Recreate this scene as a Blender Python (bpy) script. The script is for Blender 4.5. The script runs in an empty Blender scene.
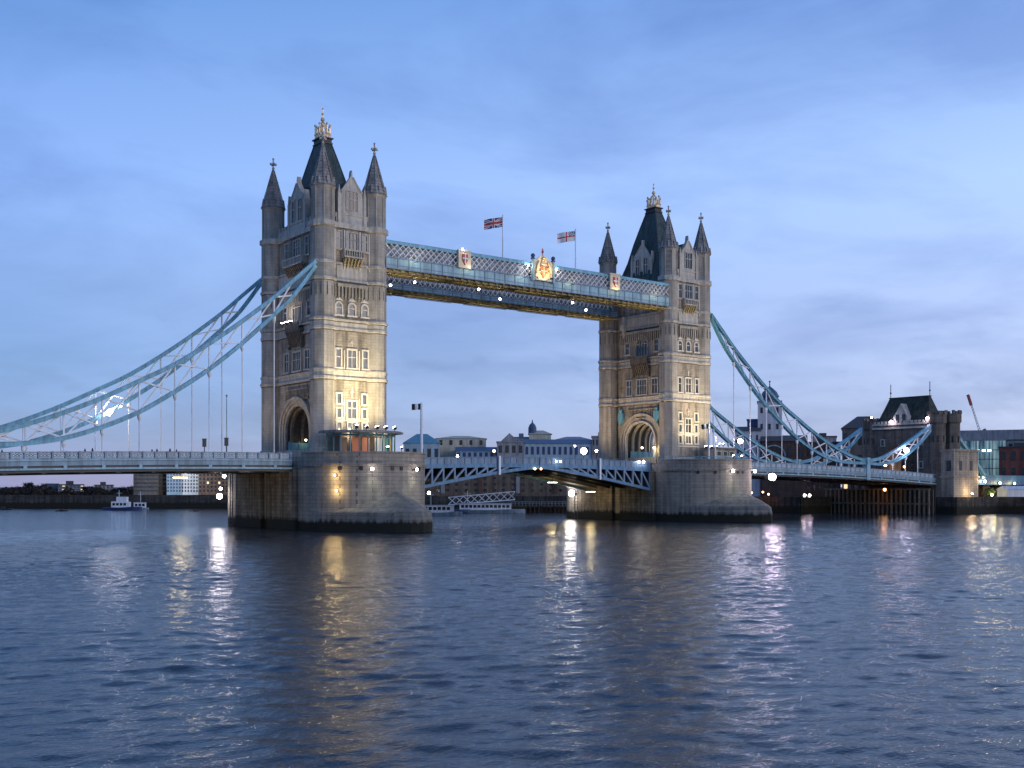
import bpy, bmesh, math, random
import numpy as np
from mathutils import Vector, Matrix
random.seed(7)
sc = bpy.context.scene
COL = sc.collection
R = math.radians
# ------------------------------------------------------------------ camera
YAW = 0.652; CAM = Vector((-94.402, -179.191, 7.026)); FPX = 1122.091; SYP = 102.901
cam = bpy.data.cameras.new('camera'); camo = bpy.data.objects.new('camera', cam); COL.objects.link(camo)
cam.sensor_width = 36; cam.lens = FPX/1024*36; cam.shift_y = SYP/1024
cam.clip_start = 0.5; cam.clip_end = 12000
camo.location = CAM; camo.rotation_euler = (R(90), 0, -YAW)
sc.camera = camo
# ------------------------------------------------------------------ world
SUN_EL, SUN_AZ = 9, 160
w = bpy.data.worlds.new('World'); sc.world = w; w.use_nodes = True
nt = w.node_tree; N = nt.nodes; L = nt.links
bg = N['Background']
sky = N.new('ShaderNodeTexSky'); sky.sky_type = 'NISHITA'; sky.sun_disc = False
sky.sun_elevation = R(SUN_EL); sky.sun_rotation = R(SUN_AZ); sky.ozone_density = 3.0; sky.air_density = 1.2; sky.dust_density = 0.0
tc = N.new('ShaderNodeTexCoord')
sep = N.new('ShaderNodeSeparateXYZ'); L.new(tc.outputs['Generated'], sep.inputs[0])
def M(op, a, b=None, c=None):
    n = N.new('ShaderNodeMath'); n.operation = op
    for i, v in enumerate((a, b, c)):
        if v is None: continue
        if isinstance(v, (int, float)): n.inputs[i].default_value = v
        else: L.new(v, n.inputs[i])
    return n.outputs[0]
zc = M('MAXIMUM', sep.outputs[2], 0.0)
zz = M('ADD', zc, 0.16)
cx = M('DIVIDE', sep.outputs[0], zz); cy = M('DIVIDE', sep.outputs[1], zz)
cmb = N.new('ShaderNodeCombineXYZ'); L.new(cx, cmb.inputs[0]); L.new(cy, cmb.inputs[1]); L.new(M('MULTIPLY', sep.outputs[2], 3.0), cmb.inputs[2])
def noise(vec, scale, detail, rough, dist=0.0, off=(0, 0, 0), rot=0, sc3=(1, 1, 1)):
    mp = N.new('ShaderNodeMapping'); mp.inputs['Location'].default_value = off
    mp.inputs['Rotation'].default_value = (0, 0, rot); mp.inputs['Scale'].default_value = sc3
    L.new(vec, mp.inputs[0])
    n = N.new('ShaderNodeTexNoise'); n.inputs['Scale'].default_value = scale; n.inputs['Detail'].default_value = detail
    n.inputs['Roughness'].default_value = rough; n.inputs['Distortion'].default_value = dist
    L.new(mp.outputs[0], n.inputs['Vector']); return n.outputs['Fac']
def ramp(fac, stops):
    r = N.new('ShaderNodeValToRGB'); L.new(fac, r.inputs[0])
    e = r.color_ramp.elements
    while len(e) < len(stops): e.new(0.5)
    for el, (p, c) in zip(e, stops): el.position = p; el.color = (c[0], c[1], c[2], 1)
    return r.outputs[0]
def mix(f, a, b, mode='MIX'):
    m = N.new('ShaderNodeMix'); m.data_type = 'RGBA'; m.blend_type = mode
    for k, v in ((0, f), (6, a), (7, b)):
        if isinstance(v, (int, float)): m.inputs[k].default_value = v
        elif isinstance(v, tuple): m.inputs[k].default_value = (*v, 1)
        else: L.new(v, m.inputs[k])
    return m.outputs[2]
n1 = noise(tc.outputs['Generated'], 3.0, 7, 0.58, 0.5, (2.3, 0.4, 0.2), 0.0, (1, 1, 2.6))
n2 = noise(cmb.outputs[0], 1.1, 6, 0.55, 0.8, (7.2, 4.4, 0.9), 0.4, (1, 1.2, 1))
cov = M('ADD', M('MULTIPLY', n1, 0.55), M('MULTIPLY', n2, 0.45))
veil = ramp(cov, [(0.45, (0, 0, 0)), (0.6, (1, 1, 1))])
# the eastern side (left) is darker than the south (right), which still catches the afterglow
side = M('ADD', M('MULTIPLY', M('ADD', M('MULTIPLY', sep.outputs[0], 0.795), M('MULTIPLY', sep.outputs[1], -0.607)), 1.15), 0.5)
side = ramp(side, [(0.0, (0, 0, 0)), (1.0, (1, 1, 1))])
left_c = ramp(sep.outputs[2], [(0.0, (.03, .12, .48)), (0.08, (.08, .19, .57)), (0.17, (.18, .29, .66)), (0.25, (.22, .36, .80)), (0.4, (.10, .245, .61)), (1.0, (.05, .14, .40))])
right_c = ramp(sep.outputs[2], [(0.0, (.42, .48, .76)), (0.08, (.47, .54, .86)), (0.15, (.44, .54, .90)), (0.25, (.43, .60, 1.0)), (0.4, (.22, .38, .80)), (1.0, (.08, .18, .5))])
base_c = mix(side, left_c, right_c)
vl = mix(veil, base_c, mix(1.0, base_c, (.68, .71, .81), 'MULTIPLY'))
# small darker scud clouds close to the horizon
n3 = noise(tc.outputs['Generated'], 9.0, 6, 0.55, 0.2, (1.3, 0.2, 0.7), 0.0, (1, 1, 3.0))
sc_m = M('MULTIPLY', ramp(n3, [(0.56, (0, 0, 0)), (0.66, (1, 1, 1))]), ramp(sep.outputs[2], [(0.03, (0, 0, 0)), (0.06, (1, 1, 1)), (0.13, (1, 1, 1)), (0.2, (0, 0, 0))]))
vl = mix(M('MULTIPLY', sc_m, 0.5), vl, mix(1.0, vl, (.60, .66, .78), 'MULTIPLY'))
bg2 = N.new('ShaderNodeBackground'); L.new(vl, bg2.inputs[0]); bg2.inputs[1].default_value = 1.0
L.new(sky.outputs[0], bg.inputs[0]); bg.inputs[1].default_value = 0.05
add = N.new('ShaderNodeAddShader'); L.new(bg.outputs[0], add.inputs[0]); L.new(bg2.outputs[0], add.inputs[1])
L.new(add.outputs[0], N['World Output'].inputs[0])
# ------------------------------------------------------------------ sun (afterglow behind the camera)
sun = bpy.data.lights.new('sun', 'SUN'); sun.energy = 1.2; sun.angle = R(35); sun.color = (1.0, .86, .80)
suno = bpy.data.objects.new('sun', sun); COL.objects.link(suno)
sd = Vector((math.sin(R(SUN_AZ))*math.cos(R(SUN_EL)), math.cos(R(SUN_AZ))*math.cos(R(SUN_EL)), math.sin(R(SUN_EL))))
suno.rotation_euler = (-sd).to_track_quat('-Z', 'Y').to_euler(); suno.location = (0, -300, 200)
vs = sc.view_settings; vs.view_transform = 'Standard'; vs.look = 'None'; vs.exposure = 0.0; vs.gamma = 1.0; vs.use_curve_mapping = False
sc.cycles.sample_clamp_indirect = 15.0; sc.cycles.max_bounces = 5; sc.cycles.diffuse_bounces = 2; sc.cycles.glossy_bounces = 3
sc.cycles.caustics_reflective = False; sc.cycles.caustics_refractive = False
sc.cycles.use_denoising = True; sc.cycles.use_adaptive_sampling = True; sc.cycles.adaptive_threshold = 0.02

# ================================================================== materials
MATS = {}
def newmat(name):
    m = bpy.data.materials.new(name); m.use_nodes = True; MATS[name] = m
    return m, m.node_tree.nodes, m.node_tree.links
def lnk(m, a, b): m.node_tree.links.new(a, b)
def mat(name, col, rough=0.7, metal=0.0, var=0.25, scale=0.6, bump=0.0, bscale=6.0, grime=0.0, spec=0.4):
    """painted or weathered surface: two scales of colour variation, streaks, optional bump"""
    m, n, l = newmat(name); b = n['Principled BSDF']
    b.inputs['Roughness'].default_value = rough; b.inputs['Metallic'].default_value = metal
    b.inputs['Specular IOR Level'].default_value = spec
    g = n.new('ShaderNodeNewGeometry')
    ns = n.new('ShaderNodeTexNoise'); ns.inputs['Scale'].default_value = scale; ns.inputs['Detail'].default_value = 8; ns.inputs['Roughness'].default_value = .65
    l.new(g.outputs['Position'], ns.inputs['Vector'])
    r = n.new('ShaderNodeValToRGB'); l.new(ns.outputs['Fac'], r.inputs[0])
    c = Vector(col); lo = c*(1-var); hi = c*(1+var)
    r.color_ramp.elements[0].position = .3; r.color_ramp.elements[0].color = (*lo, 1)
    r.color_ramp.elements[1].position = .7; r.color_ramp.elements[1].color = (*hi, 1)
    out = r.outputs[0]
    if grime:
        mp = n.new('ShaderNodeMapping'); mp.inputs['Scale'].default_value = (1.6, 1.6, .12); l.new(g.outputs['Position'], mp.inputs[0])
        s = n.new('ShaderNodeTexNoise'); s.inputs['Scale'].default_value = 1.0; s.inputs['Detail'].default_value = 6
        l.new(mp.outputs[0], s.inputs['Vector'])
        rr = n.new('ShaderNodeValToRGB'); l.new(s.outputs['Fac'], rr.inputs[0])
        rr.color_ramp.elements[0].position = .38; rr.color_ramp.elements[0].color = (1-grime,)*3+(1,)
        rr.color_ramp.elements[1].position = .6; rr.color_ramp.elements[1].color = (1, 1, 1, 1)
        mx = n.new('ShaderNodeMix'); mx.data_type = 'RGBA'; mx.blend_type = 'MULTIPLY'; mx.inputs[0].default_value = 1
        l.new(out, mx.inputs[6]); l.new(rr.outputs[0], mx.inputs[7]); out = mx.outputs[2]
    l.new(out, b.inputs['Base Color'])
    if bump:
        bn = n.new('ShaderNodeTexNoise'); bn.inputs['Scale'].default_value = bscale; bn.inputs['Detail'].default_value = 5
        l.new(g.outputs['Position'], bn.inputs['Vector'])
        bp = n.new('ShaderNodeBump'); bp.inputs['Strength'].default_value = bump; bp.inputs['Distance'].default_value = .1
        l.new(bn.outputs['Fac'], bp.inputs['Height']); l.new(bp.outputs[0], b.inputs['Normal'])
    return m
def masonry(name, c1, c2, mortar, bw=1.1, bh=.42, grime=.35, algae=None, bump=.6, rough=.88, wavy=.25):
    m, n, l = newmat(name); b = n['Principled BSDF']; b.inputs['Roughness'].default_value = rough; b.inputs['Specular IOR Level'].default_value = .25
    g = n.new('ShaderNodeNewGeometry'); sp = n.new('ShaderNodeSeparateXYZ'); l.new(g.outputs['Position'], sp.inputs[0])
    def mm(op, a, bb):
        k = n.new('ShaderNodeMath'); k.operation = op
        for i, v in enumerate((a, bb)):
            if isinstance(v, (int, float)): k.inputs[i].default_value = v
            else: l.new(v, k.inputs[i])
        return k.outputs[0]
    cb = n.new('ShaderNodeCombineXYZ'); l.new(mm('ADD', sp.outputs[0], sp.outputs[1]), cb.inputs[0]); l.new(sp.outputs[2], cb.inputs[1])
    br = n.new('ShaderNodeTexBrick'); l.new(cb.outputs[0], br.inputs['Vector']); br.inputs['Scale'].default_value = 1
    br.inputs['Brick Width'].default_value = bw; br.inputs['Row Height'].default_value = bh
    br.inputs['Mortar Size'].default_value = .028; br.inputs['Mortar Smooth'].default_value = .3; br.inputs['Bias'].default_value = 0
    br.inputs['Color1'].default_value = (*c1, 1); br.inputs['Color2'].default_value = (*c2, 1); br.inputs['Mortar'].default_value = (*mortar, 1)
    ns = n.new('ShaderNodeTexNoise'); ns.inputs['Scale'].default_value = .45; ns.inputs['Detail'].default_value = 9; ns.inputs['Roughness'].default_value = .7
    l.new(g.outputs['Position'], ns.inputs['Vector'])
    r = n.new('ShaderNodeValToRGB'); l.new(ns.outputs['Fac'], r.inputs[0])
    r.color_ramp.elements[0].position = .32; r.color_ramp.elements[0].color = (1-wavy,)*3+(1,); r.color_ramp.elements[1].position = .68; r.color_ramp.elements[1].color = (1+wavy*.6, 1+wavy*.55, 1+wavy*.45, 1)
    mp = n.new('ShaderNodeMapping'); mp.inputs['Scale'].default_value = (1.3, 1.3, .09); l.new(g.outputs['Position'], mp.inputs[0])
    s = n.new('ShaderNodeTexNoise'); s.inputs['Scale'].default_value = 1.0; s.inputs['Detail'].default_value = 7; l.new(mp.outputs[0], s.inputs['Vector'])
    rr = n.new('ShaderNodeValToRGB'); l.new(s.outputs['Fac'], rr.inputs[0])
    rr.color_ramp.elements[0].position = .36; rr.color_ramp.elements[0].color = (1-grime,)*3+(1,); rr.color_ramp.elements[1].position = .58; rr.color_ramp.elements[1].color = (1, 1, 1, 1)
    def mul(a, c):
        mx = n.new('ShaderNodeMix'); mx.data_type = 'RGBA'; mx.blend_type = 'MULTIPLY'; mx.inputs[0].default_value = 1
        l.new(a, mx.inputs[6]); l.new(c, mx.inputs[7]); return mx.outputs[2]
    out = mul(mul(br.outputs['Color'], r.outputs[0]), rr.outputs[0])
    if algae:
        # tide marks: weed up to the high-water line, ragged upper edge
        h = mm('ADD', sp.outputs[2], mm('MULTIPLY', mm('SUBTRACT', s.outputs['Fac'], .5), 1.5))
        ar = n.new('ShaderNodeValToRGB'); l.new(mm('DIVIDE', h, 6.0), ar.inputs[0])
        e = ar.color_ramp.elements; e[0].position = algae/6*.85; e[0].color = (1, 1, 1, 1); e[1].position = algae/6*1.15+.02; e[1].color = (0, 0, 0, 1)
        mx = n.new('ShaderNodeMix'); mx.data_type = 'RGBA'; l.new(ar.outputs[0], mx.inputs[0]); l.new(out, mx.inputs[6]); mx.inputs[7].default_value = (.022, .022, .015, 1)
        out = mx.outputs[2]
    l.new(out, b.inputs['Base Color'])
    bp = n.new('ShaderNodeBump'); bp.inputs['Strength'].default_value = bump; bp.inputs['Distance'].default_value = .08
    l.new(mm('ADD', mm('MULTIPLY', br.outputs['Fac'], -1.0), mm('MULTIPLY', ns.outputs['Fac'], .8)), bp.inputs['Height']); l.new(bp.outputs[0], b.inputs['Normal'])
    return m
def emit(name, col, s, base=(.6, .6, .6)):
    m, n, l = newmat(name); b = n['Principled BSDF']; b.inputs['Base Color'].default_value = (*base, 1)
    b.inputs['Emission Color'].default_value = (*col, 1); b.inputs['Emission Strength'].default_value = s; b.inputs['Roughness'].default_value = .4
    return m
def glass(name, col, rough=.12, glow=None, gs=0):
    m, n, l = newmat(name); b = n['Principled BSDF']; b.inputs['Roughness'].default_value = rough; b.inputs['Specular IOR Level'].default_value = .6
    g = n.new('ShaderNodeNewGeometry'); v = n.new('ShaderNodeTexNoise'); v.inputs['Scale'].default_value = .9; l.new(g.outputs['Position'], v.inputs['Vector'])
    r = n.new('ShaderNodeValToRGB'); l.new(v.outputs['Fac'], r.inputs[0])
    r.color_ramp.elements[0].position = .35; r.color_ramp.elements[0].color = (*(Vector(col)*.6), 1); r.color_ramp.elements[1].position = .65; r.color_ramp.elements[1].color = (*(Vector(col)*1.5), 1)
    l.new(r.outputs[0], b.inputs['Base Color'])
    if glow: b.inputs['Emission Color'].default_value = (*glow, 1); b.inputs['Emission Strength'].default_value = gs
    return m
STONE = masonry('granite wall', (.43, .385, .32), (.36, .32, .265), (.26, .235, .195), 1.15, .44, .45, wavy=.42)
TURRET = masonry('turret stone', (.44, .41, .355), (.41, .38, .33), (.34, .315, .27), 1.3, .55, .34, bump=.3)
PORT = mat('portland stone', (.50, .47, .41), .8, var=.18, scale=1.6, bump=.25, bscale=3, grime=.3)
WHITE_ST = mat('pale window stone', (.62, .58, .50), .75, var=.12, scale=2.5, grime=.18)
ARCH_SHADE = mat('painted gateway shade', (.07, .062, .052), .9, var=.4, scale=1.5)  # near-black colour that paints the shade inside the gateways
DARK_ST = mat('weathered stone and painted shade', (.17, .145, .115), .85, var=.4, scale=2.2, bump=.5, bscale=5, grime=.3)  # carved stone tone, reused as painted shade on ribs and shadow lines
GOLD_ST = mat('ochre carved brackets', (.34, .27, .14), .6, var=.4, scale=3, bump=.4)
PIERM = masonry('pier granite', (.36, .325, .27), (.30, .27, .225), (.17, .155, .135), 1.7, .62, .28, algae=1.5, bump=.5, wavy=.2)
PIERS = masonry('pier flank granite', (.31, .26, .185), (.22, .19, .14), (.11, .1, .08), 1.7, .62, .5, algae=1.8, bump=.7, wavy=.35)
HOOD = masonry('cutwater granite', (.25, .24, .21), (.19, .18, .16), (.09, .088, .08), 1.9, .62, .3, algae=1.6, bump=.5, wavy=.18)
SLATE = masonry('green slate', (.085, .118, .115), (.062, .09, .09), (.015, .022, .022), .5, .35, .4, bump=.5, rough=.6)
SPIRE = masonry('spire stone', (.38, .36, .335), (.29, .275, .255), (.12, .11, .10), .7, .55, .35, bump=.6)
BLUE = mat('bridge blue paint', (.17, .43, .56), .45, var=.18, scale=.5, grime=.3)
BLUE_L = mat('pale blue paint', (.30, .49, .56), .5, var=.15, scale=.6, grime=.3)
BLUE_D = mat('dark blue paint', (.07, .17, .26), .5, var=.2, scale=.8, grime=.3)  # darker blue for the parapet backing, walkway roof and viaduct parapet
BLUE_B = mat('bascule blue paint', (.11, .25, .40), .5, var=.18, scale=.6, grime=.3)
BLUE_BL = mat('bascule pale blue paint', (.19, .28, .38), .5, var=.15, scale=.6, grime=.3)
GREYB = mat('grey blue girder paint', (.26, .37, .45), .55, var=.15, scale=.5, grime=.35)
WHITE = mat('white paint', (.84, .85, .85), .5, var=.08, scale=.9, grime=.2)
PANEL = mat('parapet panel paint', (.66, .74, .80), .55, var=.15, scale=1.5, grime=.25)
SOFFIT = mat('ochre soffit paint', (.36, .30, .15), .6, var=.3, scale=.8, grime=.3)
DKST = mat('dark steel', (.05, .055, .06), .5, var=.3, scale=1)
IRON = mat('black iron', (.02, .02, .022), .5, var=.3, scale=3)
ROAD = mat('asphalt', (.05, .05, .052), .9, var=.2, scale=1)
GOLD = mat('gilding', (.78, .58, .34), .4, .4, var=.3, scale=2)
RED = mat('red enamel', (.5, .06, .05), .5, var=.15)
NAVY = mat('navy paint', (.03, .05, .14), .5, var=.2)
PANE = glass('window pane', (.035, .045, .06))
PANE_D = glass('dark pane', (.014, .016, .02), .2)
PANE_W = glass('lit pane', (.3, .25, .15), .4, (1, .75, .4), 1.2)
TILE = mat('roof tile', (.07, .065, .065), .8, var=.35, scale=2, bump=.3)
# ================================================================== mesh helpers
class MB:
    def __init__(s): s.v = []; s.f = []
    def add(s, vs, fs):
        o = len(s.v); s.v += [tuple(p) for p in vs]; s.f += [tuple(i+o for i in f) for f in fs]; return s
    def box(s, x0, x1, y0, y1, z0, z1):
        return s.add([(x0, y0, z0), (x1, y0, z0), (x1, y1, z0), (x0, y1, z0), (x0, y0, z1), (x1, y0, z1), (x1, y1, z1), (x0, y1, z1)],
                     [(0, 3, 2, 1), (4, 5, 6, 7), (0, 1, 5, 4), (1, 2, 6, 5), (2, 3, 7, 6), (3, 0, 4, 7)])
    def bar(s, p, q, w, h=None, up=(0, 0, 1)):
        p = Vector(p); q = Vector(q); d = (q-p).normalized(); h = h or w
        u = Vector(up)
        if abs(d.dot(u)) > .98: u = Vector((0, 1, 0))
        a = d.cross(u).normalized()*w/2; b = a.cross(d).normalized()*h/2
        return s.add([p-a-b, p+a-b, p+a+b, p-a+b, q-a-b, q+a-b, q+a+b, q-a+b],
                     [(0, 1, 2, 3), (7, 6, 5, 4), (0, 4, 5, 1), (1, 5, 6, 2), (2, 6, 7, 3), (3, 7, 4, 0)])
    def lathe(s, cx, cy, prof, n=16, rot=0, sx=1, sy=1):
        vs = []; fs = []
        for r, z in prof:
            for k in range(n):
                a = rot+2*math.pi*k/n; vs.append((cx+r*sx*math.cos(a), cy+r*sy*math.sin(a), z))
        for j in range(len(prof)-1):
            for k in range(n): fs.append((j*n+k, j*n+(k+1) % n, (j+1)*n+(k+1) % n, (j+1)*n+k))
        fs.append(tuple(range(n-1, -1, -1))); fs.append(tuple((len(prof)-1)*n+k for k in range(n)))
        return s.add(vs, fs)
    def prism(s, poly, fn, a, b):
        """poly of (u, v); fn(u, v, t) -> xyz, extruded from t=a to t=b"""
        n = len(poly)
        vs = [fn(u, v, a) for u, v in poly]+[fn(u, v, b) for u, v in poly]
        fs = [tuple(range(n-1, -1, -1)), tuple(range(n, 2*n))]+[(i, (i+1) % n, n+(i+1) % n, n+i) for i in range(n)]
        return s.add(vs, fs)
    def ball(s, c, r, n=8, m=6, sz=1):
        return s.lathe(c[0], c[1], [(max(.001, r*math.sin(math.pi*j/m)), c[2]-r*sz*math.cos(math.pi*j/m)) for j in range(m+1)], n)
    def build(s, name, m, parent=None, smooth=False):
        o = Vector(parent['org']) if parent and 'org' in parent else Vector((0, 0, 0))
        me = bpy.data.meshes.new(name)
        me.from_pydata([(x-o.x, y-o.y, z-o.z) for x, y, z in s.v], [], s.f); me.update()
        bm = bmesh.new(); bm.from_mesh(me); bmesh.ops.recalc_face_normals(bm, faces=bm.faces); bm.to_mesh(me); bm.free()
        if smooth:
            for p in me.polygons: p.use_smooth = True
        me.materials.append(m)
        ob = bpy.data.objects.new(name, me); COL.objects.link(ob)
        if parent: ob.parent = parent; ob['org'] = tuple(o)
        return ob
def thing(name, label, cat, loc=(0, 0, 0), rz=0, group=None):
    o = bpy.data.objects.new(name, None); COL.objects.link(o); o.location = loc; o.rotation_euler = (0, 0, rz)
    o.empty_display_size = .5
    o['label'] = label; o['category'] = cat; o['org'] = (0, 0, 0) if rz or True and getattr(thing, 'local', False) else tuple(loc)
    if group: o['group'] = group
    return o
def lthing(*a, **k):
    o = thing(*a, **k); o['org'] = (0, 0, 0); return o
def copy_tree(o, parent=None):
    c = o.copy(); COL.objects.link(c); c.parent = parent
    for ch in [x for x in KIDS(o)]: copy_tree(ch, c)
    return c
def KIDS(o): return [x for x in bpy.data.objects if x.parent is o]
def struct(ob, kind='structure'): ob['kind'] = kind; return ob
def arc(cy, hw, z0, zs, zt, n=14):
    """arch outline from right foot over the crown to left foot (y, z); slightly pointed"""
    pts = [(cy+hw, z0)]
    for k in range(n+1):
        t = math.pi*k/n; y = math.cos(t); z = math.sin(t)**.9
        pts.append((cy+hw*y, zs+(zt-zs)*z))
    pts.append((cy-hw, z0)); return pts

# ================================================================== water
def water():
    def axis(lo, hi, c0, c1, fine, grow, slow):
        pts = list(np.arange(c0, c1, fine)); d = fine; x = c1
        while x < hi: pts.append(x); d *= grow if x < slow else 1.08; x += d
        pts.append(hi); d = fine; x = c0-fine; left = []
        while x > lo: left.append(x); d *= 1.08; x -= d
        left.append(lo); return np.array(left[::-1]+pts)
    xs = axis(-3000, 3000, -104, 20, .2, 1.008, 150); ys = axis(-1500, 3200, -172, -100, .17, 1.0055, 10)
    X, Y = np.meshgrid(xs, ys); DX = np.gradient(xs)[None, :]*np.ones_like(X); DY = np.gradient(ys)[:, None]*np.ones_like(X)
    D = np.maximum(DX, DY); Z = np.zeros_like(X); rng = np.random.RandomState(5)
    for i in range(150):
        lam = .42*(3.4/.42)**(rng.rand()**1.15); th = math.radians(62)+rng.normal()*.5
        k = 2*math.pi/lam; amp = .0025*lam**.68
        fade = np.clip((lam/D-2.2)/2.0, 0, 1)
        ph = k*(X*math.cos(th)+Y*math.sin(th))+rng.rand()*6.283
        Z += amp*fade*(np.sin(ph)+.22*np.sin(2*ph+1.2))
    # patches of calmer and rougher water
    patch = .8+.3*np.sin(X*.045+1.3*np.sin(Y*.03))*np.sin(Y*.06+.7)+.15*np.sin(X*.13+Y*.1)
    Z *= np.clip(patch, .45, 1.25)
    nx, ny = len(xs), len(ys)
    me = bpy.data.meshes.new('river_water')
    v = np.stack([X, Y, Z], -1).reshape(-1, 3)
    i = np.arange(ny-1)[:, None]*nx+np.arange(nx-1)[None, :]
    q = np.stack([i, i+1, i+1+nx, i+nx], -1).reshape(-1, 4)
    me.vertices.add(len(v)); me.vertices.foreach_set('co', v.ravel().astype('f4'))
    me.loops.add(q.size); me.loops.foreach_set('vertex_index', q.ravel().astype('i4'))
    me.polygons.add(len(q)); me.polygons.foreach_set('loop_start', (np.arange(len(q))*4).astype('i4'))
    me.polygons.foreach_set('use_smooth', np.ones(len(q), dtype=bool)); me.update(calc_edges=True)
    m, n, l = newmat('river water'); b = n['Principled BSDF']; b.inputs['Base Color'].default_value = (.016, .027, .036, 1)
    b.inputs['Roughness'].default_value = .09; b.inputs['IOR'].default_value = 1.33
    g = n.new('ShaderNodeNewGeometry')
    def nz(s, sc3, rot, det):
        mp = n.new('ShaderNodeMapping'); mp.inputs['Scale'].default_value = sc3; mp.inputs['Rotation'].default_value = (0, 0, rot); l.new(g.outputs['Position'], mp.inputs[0])
        t = n.new('ShaderNodeTexNoise'); t.inputs['Scale'].default_value = s; t.inputs['Detail'].default_value = det; t.inputs['Roughness'].default_value = .6; l.new(mp.outputs[0], t.inputs['Vector']); return t.outputs['Fac']
    def bump(h, dist, prev=None):
        bp = n.new('ShaderNodeBump'); bp.inputs['Strength'].default_value = 1; bp.inputs['Distance'].default_value = dist
        l.new(h, bp.inputs['Height'])
        if prev: l.new(prev, bp.inputs['Normal'])
        return bp.outputs[0]
    p = bump(nz(.9, (1, 1.5, 1), .25, 4), .07); p = bump(nz(3.2, (1, 1.4, 1), -.3, 4), .035, p)
    p = bump(nz(.33, (1, 1.7, 1), .1, 2), .07, p); p = bump(nz(8, (1, 1.3, 1), .7, 3), .014, p)
    l.new(p, b.inputs['Normal'])
    me.materials.append(m); o = bpy.data.objects.new('water', me); COL.objects.link(o); struct(o)
water()
# ------------------------------------------------------------------ land
bank = [(260, -1500), (230, -600), (203, -40), (197, -16.5), (176, -16.2), (174, 13), (152, 15), (150, 40), (120, 75), (95, 105), (60, 178), (23, 201), (-3, 221), (-110, 300), (-900, 760), (-6000, 3000)]
mb = MB(); GZ = 4.0
poly = bank+[(-6000, 9000), (9000, 9000), (9000, -1500)]
mb.add([(x, y, GZ) for x, y in poly], [tuple(range(len(poly)))])
struct(mb.build('ground', mat('ground earth', (.10, .095, .08), .95, var=.3, scale=.05)))
QUAY = masonry('quay wall stone', (.09, .085, .075), (.06, .057, .05), (.03, .03, .028), 1.2, .5, .5, algae=1.8)
mb = MB()
for (x0, y0), (x1, y1) in zip(bank[:-1], bank[1:]):
    if x0 < -2000: continue
    d = Vector((x1-x0, y1-y0)).normalized(); nrm = Vector((d.y, -d.x))*.35
    # outer face 0.7 m in front of the land's edge
    a = (x0-nrm.x, y0-nrm.y); b2 = (x1-nrm.x, y1-nrm.y); c = (x1+nrm.x, y1+nrm.y); e = (x0+nrm.x, y0+nrm.y)
    mb.add([(a[0], a[1], -2), (b2[0], b2[1], -2), (c[0], c[1], -2), (e[0], e[1], -2), (a[0], a[1], GZ+.35), (b2[0], b2[1], GZ+.35), (c[0], c[1], GZ+.35), (e[0], e[1], GZ+.35)],
           [(0, 3, 2, 1), (4, 5, 6, 7), (0, 1, 5, 4), (1, 2, 6, 5), (2, 3, 7, 6), (3, 0, 4, 7)])
qw = mb.build('quay_wall', QUAY); qw['label'] = 'dark weed-stained stone embankment wall along the far river bank'; qw['category'] = 'river wall'

# ================================================================== towers
DZ = 12.3       # pier-top level
FX, FY = 4.9, 10.4
def faces(ox):
    river = (lambda u, o, z: (ox+u, -FY-o, z)); portal = (lambda u, o, z: (ox-FX-o, u, z))
    return river, portal
def fbox(mb, fn, u0, u1, o0, o1, z0, z1):
    vs = [fn(u, o, z) for z in (z0, z1) for u, o in ((u0, o0), (u1, o0), (u1, o1), (u0, o1))]
    return mb.add(vs, [(0, 3, 2, 1), (4, 5, 6, 7), (0, 1, 5, 4), (1, 2, 6, 5), (2, 3, 7, 6), (3, 0, 4, 7)])
def window(t, fn, c, z0, z1, w, lights=2, arch=False, surround=.28, m=None, transom=True, pane=None, proud=.22, sill=True):
    m = m or WHITE_ST; fr = MB(); s = surround
    zt = z1
    if arch:
        zs = z1-w*.55
        out = [(c+(w/2+s)*math.cos(math.pi*k/10), zs+(w*.55+s)*math.sin(math.pi*k/10)) for k in range(11)]
        inn = [(c+(w/2)*math.cos(math.pi*k/10), zs+(w*.55)*math.sin(math.pi*k/10)) for k in range(11)]
        for k in range(10):
            a, b, cc, d = out[k], out[k+1], inn[k+1], inn[k]
            vs = [fn(p[0], o, p[1]) for o in (0, proud) for p in (a, b, cc, d)]
            fr.add(vs, [(0, 3, 2, 1), (4, 5, 6, 7), (0, 1, 5, 4), (1, 2, 6, 5), (2, 3, 7, 6), (3, 0, 4, 7)])
        zt = zs
    else:
        fbox(fr, fn, c-w/2-s, c+w/2+s, 0, proud, z1, z1+s)
    fbox(fr, fn, c-w/2-s, c-w/2, 0, proud, z0, zt); fbox(fr, fn, c+w/2, c+w/2+s, 0, proud, z0, zt)
    if sill: fbox(fr, fn, c-w/2-s*1.5, c+w/2+s*1.5, 0, proud+.12, z0-.26, z0)
    for k in range(1, lights):
        u = c-w/2+w*k/lights; fbox(fr, fn, u-.07, u+.07, 0.03, proud-.06, z0, z1-.02 if not arch else z1-.15)
    if transom and z1-z0 > 1.7:
        z = z0+(z1-z0)*.6; fbox(fr, fn, c-w/2, c+w/2, .035, proud-.07, z-.07, z+.07)
    f = fr.build('window', m, t)
    pn = MB()
    if arch:
        pl = [fn(c-w/2, .05, z0), fn(c+w/2, .05, z0)]+[fn(p[0], .05, p[1]) for p in inn]
        pn.add(pl, [tuple(range(len(pl)))])
    else: fbox(pn, fn, c-w/2, c+w/2, .01, .05, z0, z1)
    pn.build('pane', pane or PANE, f)
    return f
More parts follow.
